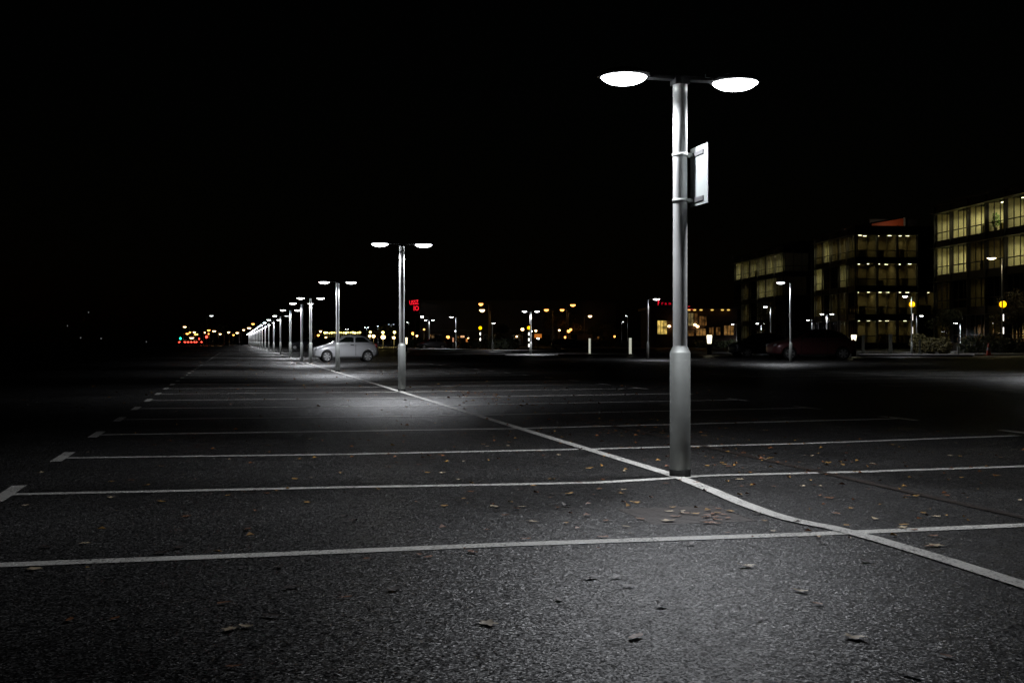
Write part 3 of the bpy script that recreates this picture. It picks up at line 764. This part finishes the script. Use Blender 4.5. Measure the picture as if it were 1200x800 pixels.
def make_car(loc, rz, label, paint, group='parked cars', scale=(1, 1, 1), lit=None, name='parked_car', simple=False):
    r = empty(name, loc, rz); r.scale = scale; tag(r, label, 'car', group)
    def pt(nm, k, m, loc=(0, 0, 0), par=None, sc_=(1, 1, 1), rot=(0, 0, 0)):
        o = link(nm, mcopy(k, m), par or r); o.location = loc; o.scale = sc_; o.rotation_euler = rot; return o
    pt('body', 'body', paint); cb = pt('cabin', 'cabin', paint)
    for k in ('fwa', 'fwb', 'rwa', 'rwb'): pt('side_window', k, 'cglass', par=cb)
    pt('windscreen', 'ws', 'cglass', par=cb); pt('rear_window', 'bw', 'cglass', par=cb)
    for x in (.68, 2.98):
        for s in (-1, 1):
            t = pt('wheel', 'tyre', 'black', (x, s * .70, .285), rot=(0, 0, 0 if s < 0 else math.pi))
            pt('rim', 'rim', 'rim', par=t); pt('hub', 'hub', 'trim', par=t)
    for s in (-1, 1):
        pt('headlight', 'light', 'hlamp', (.13, s * .52, .66), sc_=(.9, 1.3, .85), rot=(0, R(-20), s * R(35)))
        pt('tail_light', 'light', 'red_light' if lit == 'tail' else 'tlamp', (3.47, s * .60, .80), sc_=(.9, 2.6, 2.0) if lit else (.9, .7, 1.5))
        pt('mirror', 'mirror', 'trim', (1.18, s * .84, .99))
        for x_ in (1.16, 2.28): pt('door_seam', 'seam', 'trim', (x_, s * .819, .60))
        pt('door_handle', 'handle', 'trim', (2.08, s * .822, .86))
        pt('sill_trim', 'sill', 'trim', (1.83, s * .79, .225))
    pt('number_plate', 'plate', 'post', (3.61, 0, .62)); pt('front_bumper', 'bumper', 'trim', (.06, 0, .42), sc_=(1, .8, 1)); pt('rear_bumper', 'bumper', 'trim', (3.575, 0, .46), sc_=(1.2, .9, 1.8))
    return r
# silver hatchback: nose towards the lamp row
nose = G(366.5, 424.6)
ca = math.atan2(E.y, E.x)
make_car((nose.x, nose.y + .2, 0), ca + R(2), 'small silver three-door hatchback parked nose towards the lamp posts', 'silver', scale=(.905, 1, 1.02))
c1 = G(901, 422.0); make_car((c1.x, c1.y, 0), R(8), 'dark red people carrier parked behind the single grey lamp post', 'rpaint', scale=(1.38, 1.12, 1.28))
c2 = G(857, 419.5); make_car((c2.x, c2.y, 0), R(14), 'black car parked left of the dark red people carrier', 'dpaint', scale=(1.12, 1.08, 1.2))
Yc = 150; c3 = Vector(((694 - 600) / F * Yc, Yc, 0)); make_car(c3, R(180), 'black saloon parked beyond the brightest far lamp, nose to the right', 'dpaint', scale=(1.45, 1.1, 1.05))
for px, Y, rz, p, lab in [(489, 165, 15, 'gpaint', 'grey car parked under the double lamp post by the red sign'), (508, 172, 12, 'dpaint', 'black car parked right of the double lamp post by the red sign'),
                          (523, 176, 12, 'bpaint', 'dark car parked left of the single lamp post beyond the kerb'), (541, 178, 10, 'dpaint', 'black car parked just left of the far amber beacon'),
                          (572, 172, 15, 'bpaint', 'dark car parked right of the far amber beacon'), (360, 120, 12, 'dpaint', 'black car parked behind the bonnet of the silver car'),
                          (338, 150, 12, 'dpaint', 'black car parked behind the sixth lamp post of the row')]:
    make_car(((px - 600) / F * Y, Y, 0), R(rz), lab, p, scale=(1.15, 1.05, 1.08))
for i, (px, Y) in enumerate([(214.5, 300), (218.3, 312), (222, 320), (225.8, 330), (229.3, 336), (234, 330)]):
    make_car(((px - 600) / F * Y, Y, 0), R(-90 + 12), 'car with red tail lights, %s from the left in the distant queue' % nth(i), 'dpaint', 'distant queue of cars with tail lights', (1.1, 1.05, 1.08), 'tail', 'queuing_car')
# traffic signals on the left
def signal(px, py, Y, m, label, size=.5):
    p = P(px, py, Y); r = empty('traffic_signal', (p.x, Y, 0)); tag(r, label, 'traffic light')
    MB().tube((0, 0, 0), (0, 0, p.z + .8), .06, .06, 8).build('pole', M['dark'], r)
    MB().box((-.3, -.18, p.z - .5), (.3, .06, p.z + 1.5)).build('signal_box', M['trim'], r)
    MB().lathe([(.9 * size, 0), (.6 * size, .08), (.02, .12)], 16, mtx=Matrix.Translation((0, -.19, p.z)) @ Matrix.Rotation(R(90), 4, 'X')).build('lit_lens', M[m], r)
signal(211.7, 397, 300, 'green_light', 'bright green traffic light left of the red tail lights', .30)
signal(242.3, 395.2, 300, 'red_light', 'red traffic light right of the distant car queue', .36)
signal(233.6, 397.5, 300, 'red_light', 'small red traffic light at the end of the car queue', .2)

# ------------------------------------------------------------------ signs
def text_mesh(s, size, depth=.04):
    c = bpy.data.curves.new('t', 'FONT'); c.body = s; c.size = size; c.extrude = depth; c.align_x = 'LEFT'; c.resolution_u = 2; c.offset = size * .015
    o = bpy.data.objects.new('t', c); COL.objects.link(o)
    dg = bpy.context.evaluated_depsgraph_get(); dg.update()
    me = bpy.data.meshes.new_from_object(o.evaluated_get(dg)); bpy.data.objects.remove(o); bpy.data.curves.remove(c)
    return me
def letters(s, h, width, m, parent, loc, rot=(R(90), 0, 0), name='letters'):
    me = text_mesh(s, h * 1.38); me.materials.clear(); me.materials.append(M[m])
    xs = [v.co.x for v in me.vertices]; wd = max(xs) - min(xs)
    o = link(name, me, parent); o.location = loc; o.rotation_euler = rot; o.scale = (width / wd, 1, 1); return o
Ys = 180; p0 = P(485.5, 366, Ys)
r = empty('pylon_sign', (p0.x, Ys, 0)); tag(r, 'red glowing two-line sign on a thin pylon right of the second lamp post', 'sign')
k = Ys / F
MB().tube((0, .15, 0), (0, .15, P(0, 352, Ys).z), .12, .10, 10).build('pylon', M['bark'], r)
zz = P(0, 367, Ys).z; zt = P(0, 350.5, Ys).z
MB().box((-6.3 * k, -.02, zz), (5.9 * k, .04, zt)).build('backboard', M['trim'], r)
letters('USSZ', 5.0 * k, 10.6 * k, 'red_letters', r, (-5.6 * k, -.07, P(0, 357.6, Ys).z), (R(90), R(-5), 0))
letters('IO', 5.6 * k, 6.0 * k, 'red_letters', r, (-1.0 * k, -.07, P(0, 364.2, Ys).z))

def board(px, py, wpx, hpx, Y, m, label):
    p = P(px, py, Y); k = Y / F
    r = empty('lit_board', (p.x, Y, 0)); tag(r, label, 'sign')
    MB().box((-wpx * k / 2, -.08, p.z - hpx * k / 2), (wpx * k / 2, .0, p.z + hpx * k / 2)).build('panel', m, r)
    f = MB(); f.box((-.05, .005, 0), (.05, .09, p.z + hpx * k / 2)); f.build('stand', M['trim'], r)
orange_lit = emit('orange_backlit_panel', (1, .30, .04), .42, False); pink_lit = emit('peach_backlit_panel', (1, .52, .25), .8, False)
board(630.5, 394, 8.5, 4.6, 140, orange_lit, 'dull orange lit panel between the brightest far lamp and the black saloon')
board(542, 394.8, 4.6, 2.2, 150, pink_lit, 'small peach lit panel left of the far amber beacon')
board(547, 399, 2, 4, 150, orange_lit, 'narrow dim orange lit panel under the far amber beacon')
board(531, 398.5, 1.6, 5, 160, orange_lit, 'narrow orange panel behind the single lamp post beyond the kerb')

# ------------------------------------------------------------------ far leisure shed and restaurant
def shed():
    Y = 245; x0 = (492 - 600) / F * Y; x1 = (722 - 600) / F * Y; h = P(0, 352.5, Y).z
    r = empty('leisure_building', (x0, Y, 0)); tag(r, 'long dark flat-roofed building behind the far lamp posts', 'building')
    L = x1 - x0
    mb = MB().box((0, 0, 0), (L, 25, h - .6))
    n = 40
    for i in range(n): mb.box((i * L / n + .1, -.08, 3.8), (i * L / n + .3, .0, h - .7))
    mb.build('wall', M['shed'], r)
    MB().box((-.5, -.5, h - .6), (L + .5, 25.5, h)).build('roof', M['shed'], r)
    MB().box((0, -.9, 3.2), (L, -.005, 3.55)).build('canopy', M['cladding'], r)
    for i in range(7):
        f = MB().box((2 + i * 5.6, -.06, .3), (2 + i * 5.6 + 2.6, -.01, 2.6)).build('window', M['cladding'], r)
        MB().box((2.1 + i * 5.6, -.08, .4), (2 + i * 5.6 + 2.5, -.065, 2.5)).build('pane', M['cglass'], f)
shed()
def restaurant():
    Y = 190; k = Y / F
    x0 = (762 - 600) / F * Y; x1 = (864 - 600) / F * Y; h = P(0, 362.5, Y).z
    r = empty('restaurant', (x0, Y, 0)); tag(r, 'low restaurant with warm lit windows behind the nearest lamp post', 'building')
    X = lambda px: (px - 762) * k
    Z = lambda py: CH + (HZ - py) * k
    MB().box((0, .0, 0), (x1 - x0, 14, h)).build('wall', M['brick'], r)
    MB().box((-.4, -.7, h), (x1 - x0 + .4, 14.4, h + .35)).build('roof', M['cladding'], r)
    def win(a, b, t, bt, m):
        f = MB().box((X(a) - .12, -.10, Z(bt) - .12), (X(b) + .12, -.01, Z(t) + .12)).build('window', M['cladding'], r)
        MB().box((X(a), -.13, Z(bt)), (X(b), -.105, Z(t))).build('pane', m, f)
        nn = max(1, int((b - a) / 4)); mb = MB()
        for i in range(1, nn + 1):
            x = X(a) + (X(b) - X(a)) * i / (nn + 1); mb.box((x - .04, -.16, Z(bt)), (x + .04, -.132, Z(t)))
        mb.build('bar', M['cladding'], f)
    def warm(name, c, s):
        m, n, l, b = base_mat(name); b.inputs['Base Color'].default_value = (.02, .02, .02, 1); b.inputs['Roughness'].default_value = .2
        tc = n.new('ShaderNodeTexCoord'); nz = n.new('ShaderNodeTexNoise'); nz.inputs['Scale'].default_value = 1.4; nz.inputs['Detail'].default_value = 4
        l.new(tc.outputs['Object'], nz.inputs['Vector'])
        cr = n.new('ShaderNodeValToRGB'); cr.color_ramp.elements[0].position = .35; cr.color_ramp.elements[0].color = tuple(x * .12 for x in c) + (1,)
        cr.color_ramp.elements[1].position = .68; cr.color_ramp.elements[1].color = tuple(c) + (1,)
        l.new(nz.outputs[0], cr.inputs[0]); l.new(cr.outputs[0], b.inputs['Emission Color']); b.inputs['Emission Strength'].default_value = s
        m.cycles.emission_sampling = 'NONE'; return m
    wl = warm('warm_interior', (1, .50, .14), .28); wd = warm('dim_warm_interior', (1, .45, .12), .14); wy = warm('yellow_interior', (1, .72, .28), .22); wb = warm('bright_window', (1, .68, .16), 1.1)
    win(770.5, 781.3, 376.2, 391.8, wb)
    win(806.5, 812.3, 367.5, 382, wy); win(814, 817, 367.5, 380, wd); win(819.5, 828, 371, 382, wd)
    win(816, 827, 385.5, 393.5, wl); win(806.5, 813, 388, 394, wd); win(848.5, 859.5, 382, 393, wl); win(831, 836, 384, 393, wd); win(839, 844, 384, 393, wd)
    for px in (807, 813.5, 821, 834, 846, 853):
        lp = MB().lathe([(.02, .1), (.25, .05), (.22, -.1), (.02, -.14)], 10, (X(px), -.45, h - .15)).build('eaves_light', M['panel_lit'], r)
    for px, py in ((814, 381), (817, 383), (783.8, 382.7)):
        MB().lathe([(.02, .2), (.25, .1), (.25, -.1), (.02, -.2)], 10, (X(px), -.4, Z(py))).build('wall_light', M['sodium_pale'], r)
    # roof sign, letters standing over the eaves
    s = empty('roof_sign', (x0, Y - .6, h + .35)); tag(s, 'dim red script sign along the restaurant roof, half behind the lamp post', 'sign')
    fr = MB().box((X(764), .05, 0), (X(815), .12, .12))
    for px in (765, 778, 791, 803, 814): fr.box((X(px) - .03, .12, 0), (X(px) + .03, .18, 1.4))
    fr.build('sign_frame', M['trim'], s)
    z0 = h + .35
    for ch_, px, py, hh, wd_, mm in [('F', 770.2, 358, 6.0, 1.7, 'red_letters'), ('r', 774.5, 357.5, 4, 2, 'red_dim'), ('a', 778.5, 357.5, 3.4, 2.2, 'red_dim'), ('n', 783, 357.5, 3.4, 2.4, 'red_dim'), ('k', 787.8, 358, 5.6, 2.8, 'red_letters'),
                                     ('B', 805.5, 363.5, 4.2, 2.8, 'red_letters'), ('e', 809.4, 363.5, 3, 2.2, 'red_dim'), ('n', 812.4, 362.5, 3, 2, 'red_dim')]:
        letters(ch_, hh * k, wd_ * k, mm, s, (X(px), 0, Z(py) - z0), name='letter')
restaurant()

# ------------------------------------------------------------------ office blocks
D = Vector((-0.093, 0.9957, 0)).normalized()     # runs back along the left faces
Rr = Vector((D.y, -D.x, 0))                       # runs right along the front faces
FH = 3.9; NF = 4
def office(corner, nl, bl, nfr, bf, label, lit_l, lit_f, seed=0, dark=False):
    """corner: ground point of the near left corner. Local frame: x along the front, y back along the left face."""
    r = empty('office_block', corner, math.atan2(Rr.y, Rr.x)); tag(r, label, 'office block', 'glass office blocks on the right')
    rr = random.Random(seed)
    W = nfr * bf; Ld = nl * bl; H = NF * FH + .6
    RD_ = 4.2
    MB().box((RD_, RD_, 0.1), (W, Ld, H - .35)).build('core_wall', M['cladding'], r)
    # floors: slab bands with spandrels, slightly proud
    for f in range(NF + 1):
        z = f * FH + .5
        mb = MB()
        mb.box((-.12, -.12, z - .42), (W, RD_ - .01, z + .38)); mb.box((-.12, RD_ - .01, z - .42), (RD_ - .01, Ld, z + .38))
        mb.build('spandrel', M['cladding'], r)
        if f:
            s = MB(); s.box((-1.0, -1.0, z - .52), (W, -.13, z - .44)); s.box((-1.0, -.13, z - .52), (-.13, Ld, z - .44)); s.build('sunshade', M['cladding'], r)
    mb = MB().box((-.5, -.5, H + .3), (W, Ld, H + .62)); mb.build('roof', M['cladding'], r)
    mb = MB().box((W * .3, Ld * .25, H + .62), (W * .9, Ld * .7, H + 2.0)); mb.build('plant_room', M['cladding'], r)
    for i in range(nl + 1):
        y = i * bl
        MB().box((-.30, y - .10, 0), (-.125, y + .10, H + .3)).build('column', M['fin'] if i % 2 and not dark else M['cladding'], r)
    for i in range(1, nfr + 1):
        x = i * bf
        MB().box((x - .10, -.30, 0), (x + .10, -.125, H + .3)).build('column', M['fin'] if i % 2 and not dark else M['cladding'], r)
    def cell(face, i, f, lit):
        z0 = f * FH + .5 + .38; z1 = (f + 1) * FH + .5 - .42
        a = i * (bl if face == 'l' else bf); b = a + (bl if face == 'l' else bf)
        def q(u, d, z):          # u along the face, d inwards
            return Vector((d, u, z)) if face == 'l' else Vector((u, d, z))
        def bx(mb, u0, u1, d0, d1, z0_, z1_):
            p, s = q(u0, d0, z0_), q(u1, d1, z1_)
            mb.box((min(p.x, s.x), min(p.y, s.y), min(p.z, s.z)), (max(p.x, s.x), max(p.y, s.y), max(p.z, s.z)))
        fr = MB(); t = .05
        nm = 2 if (b - a) < 3.6 else 3
        for j in range(nm + 1):
            u = a + .12 + (b - a - .24) * j / nm
            bx(fr, u - .03, u + .03, .0, .10, z0, z1)
        bx(fr, a + .15, b - .15, .02, .09, z0 + .86, z0 + .96)
        wf = fr.build('window', M['fin'] if lit and not dark else M['cladding'], r)
        pn = MB(); bx(pn, a + .1, b - .1, .12, .13, z0 + .01, z1 - .01); pn.build('pane', M['glass'] if lit else M['cglass'], wf)
        if not lit: return
        if face == 'l' and i == 0 and lit_f.get((f, 0), 0): return
        rm = MB(); u0, u1, d0, d1 = a + .06, b - .06, .14, rr.uniform(2.6, 4.1)
        corner = face == 'f' and i == 0
        if corner: d1 = bl - .06; u0 = .14
        # five inner faces of the room
        for quad in ([(u0, d1, z0), (u1, d1, z0), (u1, d1, z1), (u0, d1, z1)], [(u0, d0, z0), (u0, d1, z0), (u0, d1, z1), (u0, d0, z1)] if not corner else [(u0, d0, z0), (u0, d0 + .05, z0), (u0, d0 + .05, z1), (u0, d0, z1)], [(u1, d0, z0), (u1, d1, z0), (u1, d1, z1), (u1, d0, z1)],
                     [(u0, d0, z1), (u1, d0, z1), (u1, d1, z1), (u0, d1, z1)], [(u0, d0, z0), (u1, d0, z0), (u1, d1, z0), (u0, d1, z0)]):
            rm.add([q(*c) for c in quad], [(0, 1, 2, 3)])
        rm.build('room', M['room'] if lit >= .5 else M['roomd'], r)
        cl_ = MB(); um = (a + b) / 2; sz = .13 * min(1, max(.3, lit))
        for s in (-1, 1):
            uu = um + s * (b - a) * .22 + rr.uniform(-.2, .2); dd = rr.uniform(.8, 2.0)
            bx(cl_, uu - .5 * lit ** .5, uu + .5 * lit ** .5, dd, dd + sz, z1 - .10, z1 - .04)
        cl_.build('ceiling_light', M['tube'], r)
        la = bpy.data.lights.new('room_light', 'AREA'); la.shape = 'RECTANGLE'; la.size = 1.2; la.size_y = .4; la.spread = R(150)
        la.energy = (105 if dark else 60 if face == 'l' else 42) * lit * rr.uniform(.75, 1.25); la.color = (1, .86, .50)
        lo = bpy.data.objects.new('room_light', la); COL.objects.link(lo); lo.parent = r
        uu = um + rr.uniform(-.5, .5); lo.location = q(uu, min(1.7, d1 * .5), z1 - .13)
        fu = MB()      # desks and cabinets seen as dark shapes
        for _ in range(rr.randint(1, 3)):
            uu = rr.uniform(a + .3, b - 1.2); hgt = rr.uniform(.7, 1.3); dd = rr.uniform(.5, 2.2)
            bx(fu, uu, uu + rr.uniform(.5, 1.3), dd, dd + .5, z0 + .005, z0 + hgt)
        for _ in range(rr.randint(0, 2)):      # tall cupboards and doors against the back
            uu = rr.uniform(a + .25, b - 1.3)
            if d1 > 2.4: bx(fu, uu, uu + rr.uniform(.5, 1.1), d1 - .5, d1 - .05, z0 + .005, z0 + rr.uniform(1.6, 2.3))
        fu.build('office_furniture', M['roomd'], r)
    for f in range(NF):
        for i in range(nl): cell('l', i, f, lit_l.get((f, i), 0))
        for i in range(nfr): cell('f', i, f, lit_f.get((f, i), 0))
    return r
# left faces count i from the near corner backwards
B1 = Vector((44.8, 195, 0)); B2 = Vector((47.1, 162, 0)); B3 = Vector((49.0, 137, 0)) - D * 28
office(B1, 6, 4.75, 3, 4.5, 'leftmost office block with a lit top storey', {(3, i): .8 if i in (0, 3) else (1.2 if i == 5 else .6) for i in range(6)} | {(2, 0): .15, (2, 1): .6, (2, 2): .9, (2, 4): .2, (1, 1): .25, (1, 2): .15, (1, 4): .3, (0, 2): .2, (0, 4): .3}, {}, 1)
office(B2, 5, 3.2, 4, 2.85, 'middle office block with an orange clad box on its roof',
       {(3, 0): .25, (3, 1): .4, (3, 2): .35, (3, 3): .7, (3, 4): .3, (2, 0): .3, (2, 1): .5, (2, 4): .9, (1, 4): .35, (1, 1): .12, (1, 2): .12, (0, 1): .08},
       {(3, 0): .22, (3, 1): .25, (3, 2): .22, (2, 0): .12, (2, 1): .22, (2, 2): .20, (1, 0): .2, (1, 1): .22, (1, 2): .25, (0, 0): .22, (0, 1): .22, (0, 2): .18, (1, 3): .08}, 2)
lb3 = {}
for i in range(7):
    lb3[(3, i)] = (1.0, .9, .7, 1.0, .8, 1.0, .75)[i]
    lb3[(2, i)] = (.9, .6, .95, .4, .25, .8, .9)[i]
lb3[(1, 6)] = .05; lb3[(1, 4)] = .06; lb3[(0, 3)] = .05; lb3[(0, 6)] = .05
office(B3, 7, 4.0, 4, 4.0, 'right office block with two brightly lit upper storeys, cut by the photo edge', lb3, {}, 3, True)
# orange box on the roof of the middle block, with its floodlight
roofz = NF * FH + .6 + .62
rb = empty('roof_box', B2 + Rr * 3.4 + D * 3.2 + Vector((0, 0, roofz)), math.atan2(Rr.y, Rr.x)); tag(rb, 'orange clad wedge-shaped box on the roof of the middle office block', 'roof structure')
mb = MB(); vs = [(0, 0, 0), (4.6, 0, 0), (4.6, 3, 0), (0, 3, 0), (0, 0, .62), (4.6, 0, 1.45), (4.6, 3, 1.45), (0, 3, .62)]
mb.add(vs, [(0, 3, 2, 1), (4, 5, 6, 7), (0, 1, 5, 4), (2, 3, 7, 6), (0, 4, 7, 3), (1, 2, 6, 5)]); mb.build('cladding_panel', M['orange_clad'], rb)
MB().box((4.62, -.05, 0), (4.85, 3, 1.55)).build('edge_wall', M['fin'], rb)
fl = empty('floodlight', B2 + Rr * 5.8 + D * .1 + Vector((0, 0, roofz)), math.atan2(Rr.y, Rr.x)); tag(fl, 'small floodlight at the roof edge under the orange roof box', 'floodlight')
MB().box((-.12, -.05, 0), (.12, .05, .12)).build('housing', M['trim'], fl)
l = bpy.data.lights.new('flood', 'SPOT'); l.energy = 55; l.color = (1, .75, .5); l.spot_size = R(160); l.spot_blend = .6; l.shadow_soft_size = .05
o = bpy.data.objects.new('flood', l); COL.objects.link(o); o.parent = fl; o.location = (0, .08, .2); o.rotation_euler = (R(90), 0, 0)
# potted plant in a lit window of the right block
pp = B3 + D * 15.2 + Rr * .5 + Vector((0, 0, 3 * FH + .885))
pl = empty('potted_plant', pp); tag(pl, 'tall green potted plant in a lit top window of the right office block', 'plant')
MB().lathe([(.16, 0), (.2, .35)], 12).build('pot', M['trim'], pl)
mb = MB(); rr = random.Random(3); leaf_cloud(mb, (0, 0, 1.15), (.42, .42, .85), 260, .13, rr); mb.build('leaves', M['potgreen'], pl)

# ------------------------------------------------------------------ fallen leaves
LEAFC = dict(brown=(.27, .10, .03), ochre=(.48, .27, .07), pale=(.62, .50, .33), dark=(.035, .02, .014))
LM = {k: leaf_mat(k + '_leaf', v) for k, v in LEAFC.items()}
def leaf_mesh(seed, m):
    rr = random.Random(seed); mb = MB()
    lobes = rr.choice([1, 3, 5]); n = 18; vs = [(0, 0, 0.012)]
    c1_, c2_ = rr.uniform(.05, .45), rr.uniform(-.3, .35); ph = rr.uniform(0, 6.28)
    for i in range(n):
        t = 2 * math.pi * i / n
        rad = .5 * (1 + (.34 * math.cos(lobes * t) if lobes > 1 else 0)) * rr.uniform(.86, 1.1)
        x, y = rad * math.cos(t) * 1.15, rad * math.sin(t) * (.55 if lobes == 1 else .8)
        z = c1_ * (y * math.cos(ph) + x * math.sin(ph)) ** 2 + c2_ * .4 * x * x + rr.uniform(0, .06)
        vs.append((x, y, z))
    for i in range(n): 
        x, y, z = vs[i + 1]; vs.append((x * .55, y * .55, z * .35 + .01))
    fs = [(0, n + 1 + i, n + 1 + (i + 1) % n) for i in range(n)] + [(n + 1 + i, 1 + i, 1 + (i + 1) % n, n + 1 + (i + 1) % n) for i in range(n)]
    # a stalk
    mz = min(v[2] for v in vs); vs = [(x, y, z - mz) for x, y, z in vs]
    mb.add(vs, fs, True)
    mb.tube((.5, 0, vs[1][2]), (.78, rr.uniform(-.12, .12), .03), .016, .01, 5)
    me = mb.mesh('fallen_leaf'); me.materials.append(LM[m]); return me
LMESH = {k: [leaf_mesh(i * 7 + hash_, k) for i in range(5)] for hash_, k in ((1, 'brown'), (2, 'ochre'), (3, 'pale'), (4, 'dark'))}
leaves = []
C2 = [(365,523,'o'),(430,365,'p'),(415,430,'p'),(530,523,'p'),(635,525,'p'),(575,555,'b'),(670,577,'p'),(930,575,'b'),(1000,595,'p'),(650,640,'b'),(920,632,'b'),(460,685,'B'),(305,703,'b'),(610,700,'d'),(45,575,'d'),(215,505,'d'),(305,468,'d'),(165,385,'b'),(500,305,'o'),(585,310,'p'),(740,428,'o'),(765,342,'p'),(870,390,'o'),(995,400,'p'),(920,430,'b'),(990,465,'p'),(1035,510,'o'),(790,522,'d'),(825,583,'d'),(1150,575,'P'),(1050,568,'b'),(925,232,'b'),(945,230,'b'),(910,236,'o'),(985,478,'o'),(745,480,'d'),(800,480,'o'),(455,472,'b'),(415,505,'d'),(320,355,'b'),(10,560,'d'),(510,312,'p'),(592,298,'o'),(545,527,'p')]
C3 = [(275,605,'o'),(300,640,'p'),(250,580,'d'),(385,608,'d'),(490,528,'b'),(515,580,'b'),(645,598,'p'),(740,618,'o'),(735,628,'p'),(810,580,'o'),(850,590,'p'),(775,635,'b'),(840,655,'b'),(845,688,'P'),(825,690,'b'),(400,488,'p'),(460,488,'p'),(610,470,'d'),(628,478,'d'),(750,520,'b'),(775,522,'o'),(885,520,'b'),(935,460,'o'),(1050,452,'o'),(280,395,'o'),(295,393,'o'),(425,387,'P'),(480,410,'o'),(635,412,'p'),(640,416,'b'),(140,415,'o'),(130,410,'o'),(155,422,'b'),(190,465,'p'),(170,330,'o'),(270,300,'p'),(360,348,'o'),(520,335,'o'),(815,300,'b'),(930,388,'o'),(1065,392,'o'),(915,343,'p'),(215,757,'p'),(470,680,'d'),(1130,535,'p'),(80,420,'o'),(70,318,'o'),(895,385,'p'),(700,350,'o')]
C5 = [(185,277,'D'),(515,397,'P'),(880,235,'D'),(967,235,'d'),(1010,265,'d'),(765,312,'d'),(1125,335,'d'),(1035,445,'B'),(15,305,'b')]
C6 = [(415,283,'P'),(475,328,'b'),(605,448,'P'),(928,513,'b'),(800,578,'d'),(225,195,'P'),(270,383,'d'),(645,178,'d'),(490,113,'d'),(30,118,'d')]
C4 = [(120,205,'p'),(245,385,'b'),(405,380,'b'),(785,325,'b'),(810,418,'p'),(865,408,'p'),(955,370,'D'),(1025,270,'D'),(820,550,'b'),(165,128,'d'),(985,197,'d'),(855,200,'d'),(870,65,'b')]
C1 = [(85,553,'p'),(135,443,'p'),(375,527,'p'),(535,540,'o'),(765,520,'o'),(895,512,'b'),(1030,543,'o'),(990,465,'o'),(765,398,'p'),(540,422,'o'),(440,468,'b'),(515,350,'b'),(295,373,'p'),(800,325,'p'),(853,182,'p'),(1035,330,'p'),(150,690,'d'),(285,680,'p'),(600,695,'d'),(545,712,'d'),(830,635,'d'),(900,352,'b'),(490,485,'o'),(625,590,'b')]
COD = dict(b='brown', o='ochre', p='pale', d='dark')
def put(px, py, code):
    big = code.isupper(); leaves.append((G(px, py), COD[code.lower()], .092 if big else rnd.uniform(.05, .08)))
for L_, ox, oy, s in ((C2, 400, 420, 3), (C3, 800, 400, 2.857), (C5, 400, 600, 3), (C6, 800, 600, 3), (C4, 0, 600, 3), (C1, 0, 400, 2.857)):
    for a, b, c in L_: put(ox + a / s, oy + b / s, c)
for _ in range(17):      # the little heap on the gully cover
    put(rnd.gauss(833, 10), rnd.gauss(607, 4.0), rnd.choice('bbood'))
for _ in range(6): put(rnd.gauss(793, 6), rnd.gauss(601, 2.5), rnd.choice('bop'))
while len(leaves) < 285:
    px = rnd.uniform(60, 1190); py = 425 + (rnd.random() ** 1.3) * 150
    if px < 300 and py < 470: continue
    if px > 900 and py < 480: continue
    if rnd.random() < .35:
        t = rnd.uniform(0, 20); q = d0 + U * t + E * rnd.gauss(0, .25); leaves.append((q, rnd.choice(['brown', 'ochre', 'brown', 'dark']), rnd.uniform(.05, .08))); continue
    leaves.append((G(px, py), rnd.choice(['ochre', 'brown', 'pale', 'dark', 'ochre']), rnd.uniform(.05, .075)))
zones = {}
for q, c, s in leaves:
    rel = q - POLE1; along = rel.dot(U) / step.length; across = rel.dot(E)
    b = math.floor(along + .02)
    if b < -1: z = ('before the nearest painted line', 'left' if q.x < 0 else 'right')
    elif b >= 8: z = ('beyond the ninth painted line', 'left' if across < 0 else 'right')
    else: z = ('beyond the %s painted line' % nth(b + 1), 'left' if across < 0 else 'right')
    zones.setdefault((z, c), []).append((600 + F * q.x / q.y, q, s))
for (z, c), L_ in zones.items():
    L_.sort(key=lambda t: t[0])
    for i, (px, q, s) in enumerate(L_):
        o = link('fallen_leaf', rnd.choice(LMESH[c])); o.location = (q.x, q.y, .0085)
        o.rotation_euler = (rnd.uniform(-.06, .06), rnd.uniform(-.06, .06), rnd.uniform(0, 6.28)); s *= .74; o.scale = (s, s, s)
        cw = {'dark': 'blackish', 'brown': 'brown', 'ochre': 'ochre', 'pale': 'pale'}[c]
        if z[0].startswith('before'):
            lab = '%s %s leaf from left on the open foreground tarmac, %s half' % (nth(i), cw, z[1])
        else:
            lab = '%s %s leaf from left %s, %s of the lamp posts' % (nth(i), cw, z[0], z[1])
        tag(o, lab, 'fallen leaf', 'fallen leaves on the car park')
# far litter of leaves, too many to count
for mname, count in (('ochre', 420), ('brown', 900)):
    mb = MB()
    for _ in range(count):
        if rnd.random() < .5: t = 4 + 58 * rnd.random() ** 1.3; a = rnd.gauss(0, 4.5)
        elif rnd.random() < .3: t = rnd.uniform(-1, 16); a = 1.19 + rnd.gauss(0, .5)
        else: t = rnd.gauss(0, 5); a = rnd.gauss(.6, 2.2)
        if t < -3: continue
        q = POLE1 + U * t + E * a; s = rnd.uniform(.012, .028) if t < 10 else rnd.uniform(.025, .045); th = rnd.uniform(0, 3.1)
        d1 = Vector((math.cos(th), math.sin(th), 0)) * s; d2 = Vector((-math.sin(th), math.cos(th), 0)) * s * .7
        z = Vector((0, 0, .010)); up = Vector((0, 0, rnd.uniform(.1, .8) * s))
        mb.add([q - d1 + z, q + d2 + z + up, q + d1 + z, q - d2 + z + up * .4], [(0, 1, 2), (0, 2, 3)])
    o = mb.build('leaf_litter', LM[mname]); tag(o, kind='stuff')
